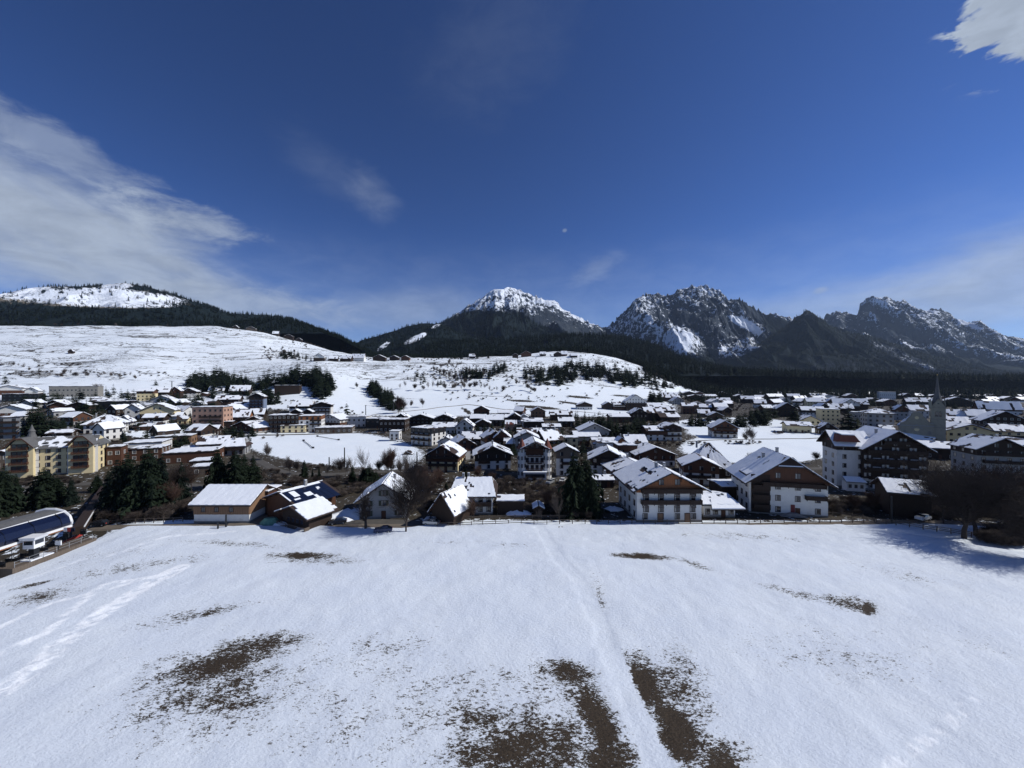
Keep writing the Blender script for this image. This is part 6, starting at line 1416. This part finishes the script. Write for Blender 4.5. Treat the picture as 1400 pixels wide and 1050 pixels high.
mb.build('bull_wheel', st_)
chm = MB().use('metal_dark').box(-1.3, 1.3, -.25, .3, .0, .1).box(-1.3, 1.3, .25, .33, .1, .75).tube((0, 0, .1), (0, .1, 2.9), .05, .05, 5)
for s2 in (-1.3, 1.3): chm.tube((s2, -.25, .0), (s2, .3, .8), .035, .035, 4)
chm = chm.mesh('chair')
for i in range(6): link('lift_chair', chm, st_, (3.5-.12*i, 13+i*2.4, zb0+1.3), .15)
zz = gz(-98, 72); cb_ = empty('operator_cabin', (-97.3, 78.3, -2.4), .1, 'white operator cabin below the blue canopy of the lift station', 'cabin')
MB().use('paint_white').box(-1.0, 1.0, -1.0, 1.0, 5.2, 7.0).prism([(-1.3, 7.0), (1.3, 7.0), (1.5, 7.5), (-1.5, 7.5)], -1.3, 1.3).build('wall', cb_); MB().use('glass').box(-.8, .8, -1.04, -.98, 6.0, 6.8).box(.99, 1.03, -.8, .8, 6.0, 6.8).build('window', cb_); MB().use('metal_dark').box(-.5, .5, -.5, .5, -1, 5.2).build('base', cb_)
pl_ = empty('loading_platform', (-96.5, 83, gz(-96.5, 83)), 0, 'concrete loading platform with steel frames beside the lift canopy', 'platform')
MB().use('wood_grey').box(-4, .4, -9, 6, -4, 1.2).build('deck', pl_); MB().use('roof_snow').box(-2, .2, -6, -2, 1.2, 1.4).build('snow_patch', pl_)
for i in range(7):
    MB().use('metal_light').tube((.3, -8.6+i*2.3, 1.2), (.3, -8.6+i*2.3, 2.4), .04, .04, 5).build('railing_post', pl_)
for z in (1.8, 2.35): MB().use('metal_light').tube((.3, -8.7, z), (.3, 5.3, z), .035, .035, 5).build('railing_bar', pl_)
for i, (x, y, c_) in enumerate([(-2, 2, 'metal_dark'), (0, 3.6, 'metal_dark'), (1, -2, 'paint_white'), (-1.5, -4, 'metal_dark')]):
    MB().use('metal_dark').box(x-.06, x+.06, y-.06, y+.06, 1.9, 4.0).box(x-.7, x+.7, y-.05, y+.05, 3.9, 4.1).use(c_).box(x-.6, x+.6, y-.1, y+.1, 2.9, 3.8).build('gate_frame', pl_)
tag(MB().use('paint_white').box(-1.2, -.4, -.04, .04, -.45, .45).use('red_plastic').box(-.4, .35, -.05, .05, -.45, .45).use('canopy_blue').box(.35, 1.2, -.04, .04, -.45, .45).build('banner', None, (-96.9, 84.2, gz(-97, 84)+5.0)), 'small white, red and blue banner hanging at the lift canopy', 'banner')
cv_ = empty('covered_conveyor', (-101.5, 90, 0), 0, 'long covered conveyor running from the lift station to the grove', 'conveyor')
e0, e1 = Vector((0, 0, 1.0)), Vector((-36, 40, 0)); dd = (e1-e0); dn = Vector((dd.y, -dd.x, 0)).normalized()
def beam(m, name, w0, w1, z0, z1):
    vs = [tuple(e0+dn*w0+Vector((0, 0, z0))), tuple(e0+dn*w1+Vector((0, 0, z0))), tuple(e1+dn*w1+Vector((0, 0, z0))), tuple(e1+dn*w0+Vector((0, 0, z0))), tuple(e0+dn*w0+Vector((0, 0, z1))), tuple(e0+dn*w1+Vector((0, 0, z1))), tuple(e1+dn*w1+Vector((0, 0, z1))), tuple(e1+dn*w0+Vector((0, 0, z1)))]
    MB().use(m).add(vs, [(0, 3, 2, 1), (4, 5, 6, 7), (0, 1, 5, 4), (1, 2, 6, 5), (2, 3, 7, 6), (3, 0, 4, 7)]).build(name, cv_)
beam('wood_dark', 'tunnel', -.9, .9, -.2, 1.5); beam('paint_white', 'white_edge', .9, 1.1, 1.3, 1.55); beam('wood_dark', 'roof_sheet', -1.0, .9, 1.5, 1.62)
NETP = MB().use('metal_dark').tube((0, 0, -.5), (0, 0, 1.5), .04, .04, 5).mesh('post'); NETR = MB().use('red_plastic').box(0, 1, -.01, .01, -.32, .32).mesh('net')
fence([(118, 733), (100, 741), (80, 750), (60, 760), (42, 768)], 'safety net fence of thin posts beside the lift station', 1.9, (.7,), 'safety_net', NETP, NETR, 1.0, 'net')

# ------------------------------------------------------------------ poles, masts, nets and small things
def pole(px_, base, hpx, arm, label, name='lift_mast', cat='mast'):
    p = hit(px_, base); h_ = hpx*p.y/F; r = empty(name, p, 0, label, cat); t = .12+.0006*p.y
    MB().use('metal_dark').tube((0, 0, -.5), (0, 0, h_), t*1.3, t, 8).build('shaft', r)
    if arm: MB().use('metal_dark').box(-arm, arm, -t, t, h_-.5, h_-.1).build('crossarm', r)
    return p, h_
pole(235, 532, 11, 3.2, 'T-shaped lift mast standing on the slope above the left village'); pole(314, 546, 14, 2.2, 'thin lift mast beside the conifer clump')
pa, ha = pole(500, 574, 20, .8, 'tall lone steel mast on the slope above the black shed'); pb, hb = pole(538, 562, 11, .8, 'steel mast beside the slanting strip of conifers')
for px_, b, h_, l in [(471, 638, 26, 'street lamp pole left of the thin larch on the meadow road'), (343, 612, 12, 'lamp pole at the left corner of the village meadow'), (450, 641, 16, 'lamp pole behind the little spruces'), (570, 632, 14, 'lamp pole at the right end of the village meadow'), (309, 722, 18, 'slim pole in front of the long barn'), (298, 724, 10, 'short stake in front of the long barn'), (1219, 715, 36, 'wooden pole at the corner of the dark board shed'), (668, 690, 0.1, None)]:
    if l: pole(px_, b, h_, 0, l, 'street_lamp' if 'lamp' in l else 'pole', 'lamp' if 'lamp' in l else 'pole')
c_a = pa+Vector((0, 0, ha-.3)); c_b = pb+Vector((0, 0, hb-.3)); mb = MB().use('metal_dark'); q = c_a
for i in range(1, 9):
    t = i/8; q2 = c_a.lerp(c_b, t)-Vector((0, 0, 1.2*math.sin(math.pi*t))); mb.tube(q, q2, .09, .09, 4, False); q = q2
tag(mb.build('lift_cable'), 'thin cable between the two steel masts on the slope', 'cable')
for (a, b), l in [(((415, 603), (428, 613)), 'dark rolled snow net lying diagonally in the village meadow'), (((434, 597), (463, 602)), 'long dark net line near the top of the village meadow')]:
    A, B_ = hit(*a), hit(*b); mb = MB().use('metal_dark').tube(A+Vector((0, 0, .35)), B_+Vector((0, 0, .35)), .18, .18, 5)
    for e_ in (A, B_): mb.box(e_.x-.6, e_.x+.6, e_.y-.3, e_.y+.3, e_.z, e_.z+.9)
    tag(mb.build('snow_net'), l, 'net')
hp = hit(558, 621); tag(MB().use('wood_dark').prism([(-2.6, 0), (2.6, 0), (1.0, 1.7), (-.8, 1.9)], -1.5, 1.5).use('roof_snow').slab([(-.9, -1.6, 2.0), (2.4, -1.6, .5), (2.4, 1.6, .5), (-.9, 1.6, 2.0)], .15).build('hay_shelter', None, hp), 'little dark hay shelter in the village meadow', 'shelter')
gp = hit(370, 716); mb = MB().use('tarp_green'); n = 12
mb.add([(2.6*math.cos(6.283*i/n)*(1+.2*math.sin(i*2.3)), 1.6*math.sin(6.283*i/n), 0) for i in range(n)]+[(1.5*math.cos(6.283*i/n), .9*math.sin(6.283*i/n), 1.5+.25*math.sin(i*3.1)) for i in range(n)], [(i, (i+1) % n, (i+1) % n+n, i+n) for i in range(n)]+[tuple(range(n, 2*n))])
tag(mb.build('tarpaulin_heap', None, gp), 'green tarpaulin heap with snow left of the dark timber hut', 'heap')
for px_, b, w_, l in [(455, 712, 5.5, 'white snow heap right of the dark timber hut'), (385, 718, 2.5, 'small snow heap beside the green tarpaulin'), (480, 706, 6, 'ploughed snow heap left of the grey stucco house'), (1190, 602, 3, 'snow heap by the timber hotel'), (705, 702, 4, 'snow heap near the open carport'), (838, 697, 3, 'dirty snow heap left of the guest house wall')]:
    c_ = hit(px_, b); n = 14; mb = MB().use('roof_snow'); mb.sm = True; vs = [(0, 0, w_*.30)]; fs = []
    for k, (rr_, hh_) in enumerate(((.35, .27), (.7, .15), (1, -.05))):
        vs += [(w_*rr_*math.cos(6.283*i/n)*(1+.2*math.sin(i*1.9+k)), w_*.6*rr_*math.sin(6.283*i/n)*(1+.15*math.cos(i*2.7)), w_*hh_*(1+.2*math.sin(i*4.1+k))) for i in range(n)]
    fs += [(0, 1+i, 1+(i+1) % n) for i in range(n)]
    for k in range(2): fs += [(1+k*n+i, 1+(k+1)*n+i, 1+(k+1)*n+(i+1) % n, 1+k*n+(i+1) % n) for i in range(n)]
    mb.add(vs, fs); tag(mb.build('snow_heap', None, c_), l, 'snow heap')
for px_, b, l in [(1342, 606, 'left snow-capped umbrella before the far white inn'), (1356, 606, 'right snow-capped umbrella before the far white inn')]:
    c_ = hit(px_, b); r = empty('parasol', c_, 0, l, 'umbrella'); MB().use('metal_dark').tube((0, 0, 0), (0, 0, 3), .05, .05, 6).build('pole', r); MB().use('roof_snow').tube((0, 0, 2.3), (0, 0, 3.3), 2.2, .1, 8).build('canopy', r)

# ------------------------------------------------------------------ labels that single each house out
LM = [(80, 625, 'the long yellow hotel'), (100, 543, 'the long grey building'), (140, 585, 'the twin-arched house'), (283, 570, 'the pink balcony block'), (303, 705, 'the long barn'), (315, 612, 'the grey meadow-side houses'), (295, 520, 'the left conifer clump'), (388, 580, 'the brown balcony block'), (350, 550, 'the blue-grey house'),
      (487, 577, 'the three-windowed shed'), (576, 598, 'the flat-roofed block'), (604, 628, 'the red-gabled chalet'), (731, 630, 'the turreted inn'), (736, 564, 'the tan hillside barn'), (816, 592, 'the black-gabled barn'), (905, 690, 'the big guest house'), (895, 555, 'the far forest edge'), (992, 588, 'the chalet in the meadow'),
      (975, 628, 'the half-melted barn roof'), (1078, 670, 'the tall white house'), (1135, 570, 'the cream block'), (1160, 570, 'the huge spruce'), (1205, 576, 'the hip-roofed block'), (1281, 560, 'the church tower'), (1215, 640, 'the timber hotel'), (1370, 575, 'the right-edge hotel'), (1040, 548, 'the far village centre')]
NST = {1: 'low', 2: 'two-storey', 3: 'three-storey', 4: 'four-storey', 5: 'five-storey'}
RT = dict(g='gabled', s='long-roofed', f='flat-roofed', h='hip-roofed')
seen_l = {}
for h in HOUSES:
    if h.lab: tag(h.root, h.lab, h.cat, h.group); h.fin = h.lab; seen_l[h.lab] = [h]; continue
    best = min(LM, key=lambda q: math.hypot((q[0]-h.cx), (q[1]-h.base+6)*2.0)); dx, dy = h.cx-best[0], h.base-6-best[1]
    rel = ('just left of' if dx < 0 else 'just right of') if abs(dx) > abs(dy)*1.1 else ('behind' if dy < 0 else 'in front of')
    if abs(dx) > 45 and abs(dx) > abs(dy): rel = 'well left of' if dx < 0 else 'well right of'
    size = 'tiny ' if h.rw*F/h.Y < 17 else ('wide ' if h.rw*F/h.Y > 48 else '')
    extra = ''
    if h.top and h.top != h.wall: extra = ' with %s top' % WORD[h.top].replace(' ', '-')
    elif h.bal: extra = ' with balconies'
    h.fin = ('%s%s %s %s house%s %s %s' % (size, NST.get(h.nst, 'tall'), RT[h.t], WORD[h.wall].replace(' ', '-'), extra, rel, best[2])).replace('the far village centre', 'the far village centre')
    seen_l.setdefault(h.fin, []).append(h)
ORD = ['first', 'second', 'third', 'fourth', 'fifth', 'sixth', 'seventh', 'eighth', 'ninth', 'tenth']
for k, v in seen_l.items():
    if len(v) > 1:
        v.sort(key=lambda h: h.cx)
        ws_ = k.split()
        for i, h in enumerate(v): h.fin = ('leftmost ' if i == 0 else ('rightmost ' if i == len(v)-1 else ORD[i]+'-from-left ')) + k
    for h in v: tag(h.root, h.fin, h.cat, h.group or ('houses of the village' if h.Y > 125 else None))

# ------------------------------------------------------------------ thin air that lets the far mountains fade
mb = MB(); mb.box(-16000, 16000, -90, 9500, -14, 1600); hz = mb.build('haze'); m = bpy.data.materials.new('haze'); m.use_nodes = True; m.node_tree.nodes.clear()
ov_ = m.node_tree.nodes.new('ShaderNodeOutputMaterial'); pv = m.node_tree.nodes.new('ShaderNodeVolumePrincipled'); pv.inputs['Color'].default_value = (.55, .72, 1, 1); pv.inputs['Density'].default_value = 2.2e-5; pv.inputs['Anisotropy'].default_value = .2
m.node_tree.links.new(pv.outputs[0], ov_.inputs['Volume']); hz.data.materials.append(m); tag(hz, 'thin blue air between the valley and the mountains', kind='stuff')
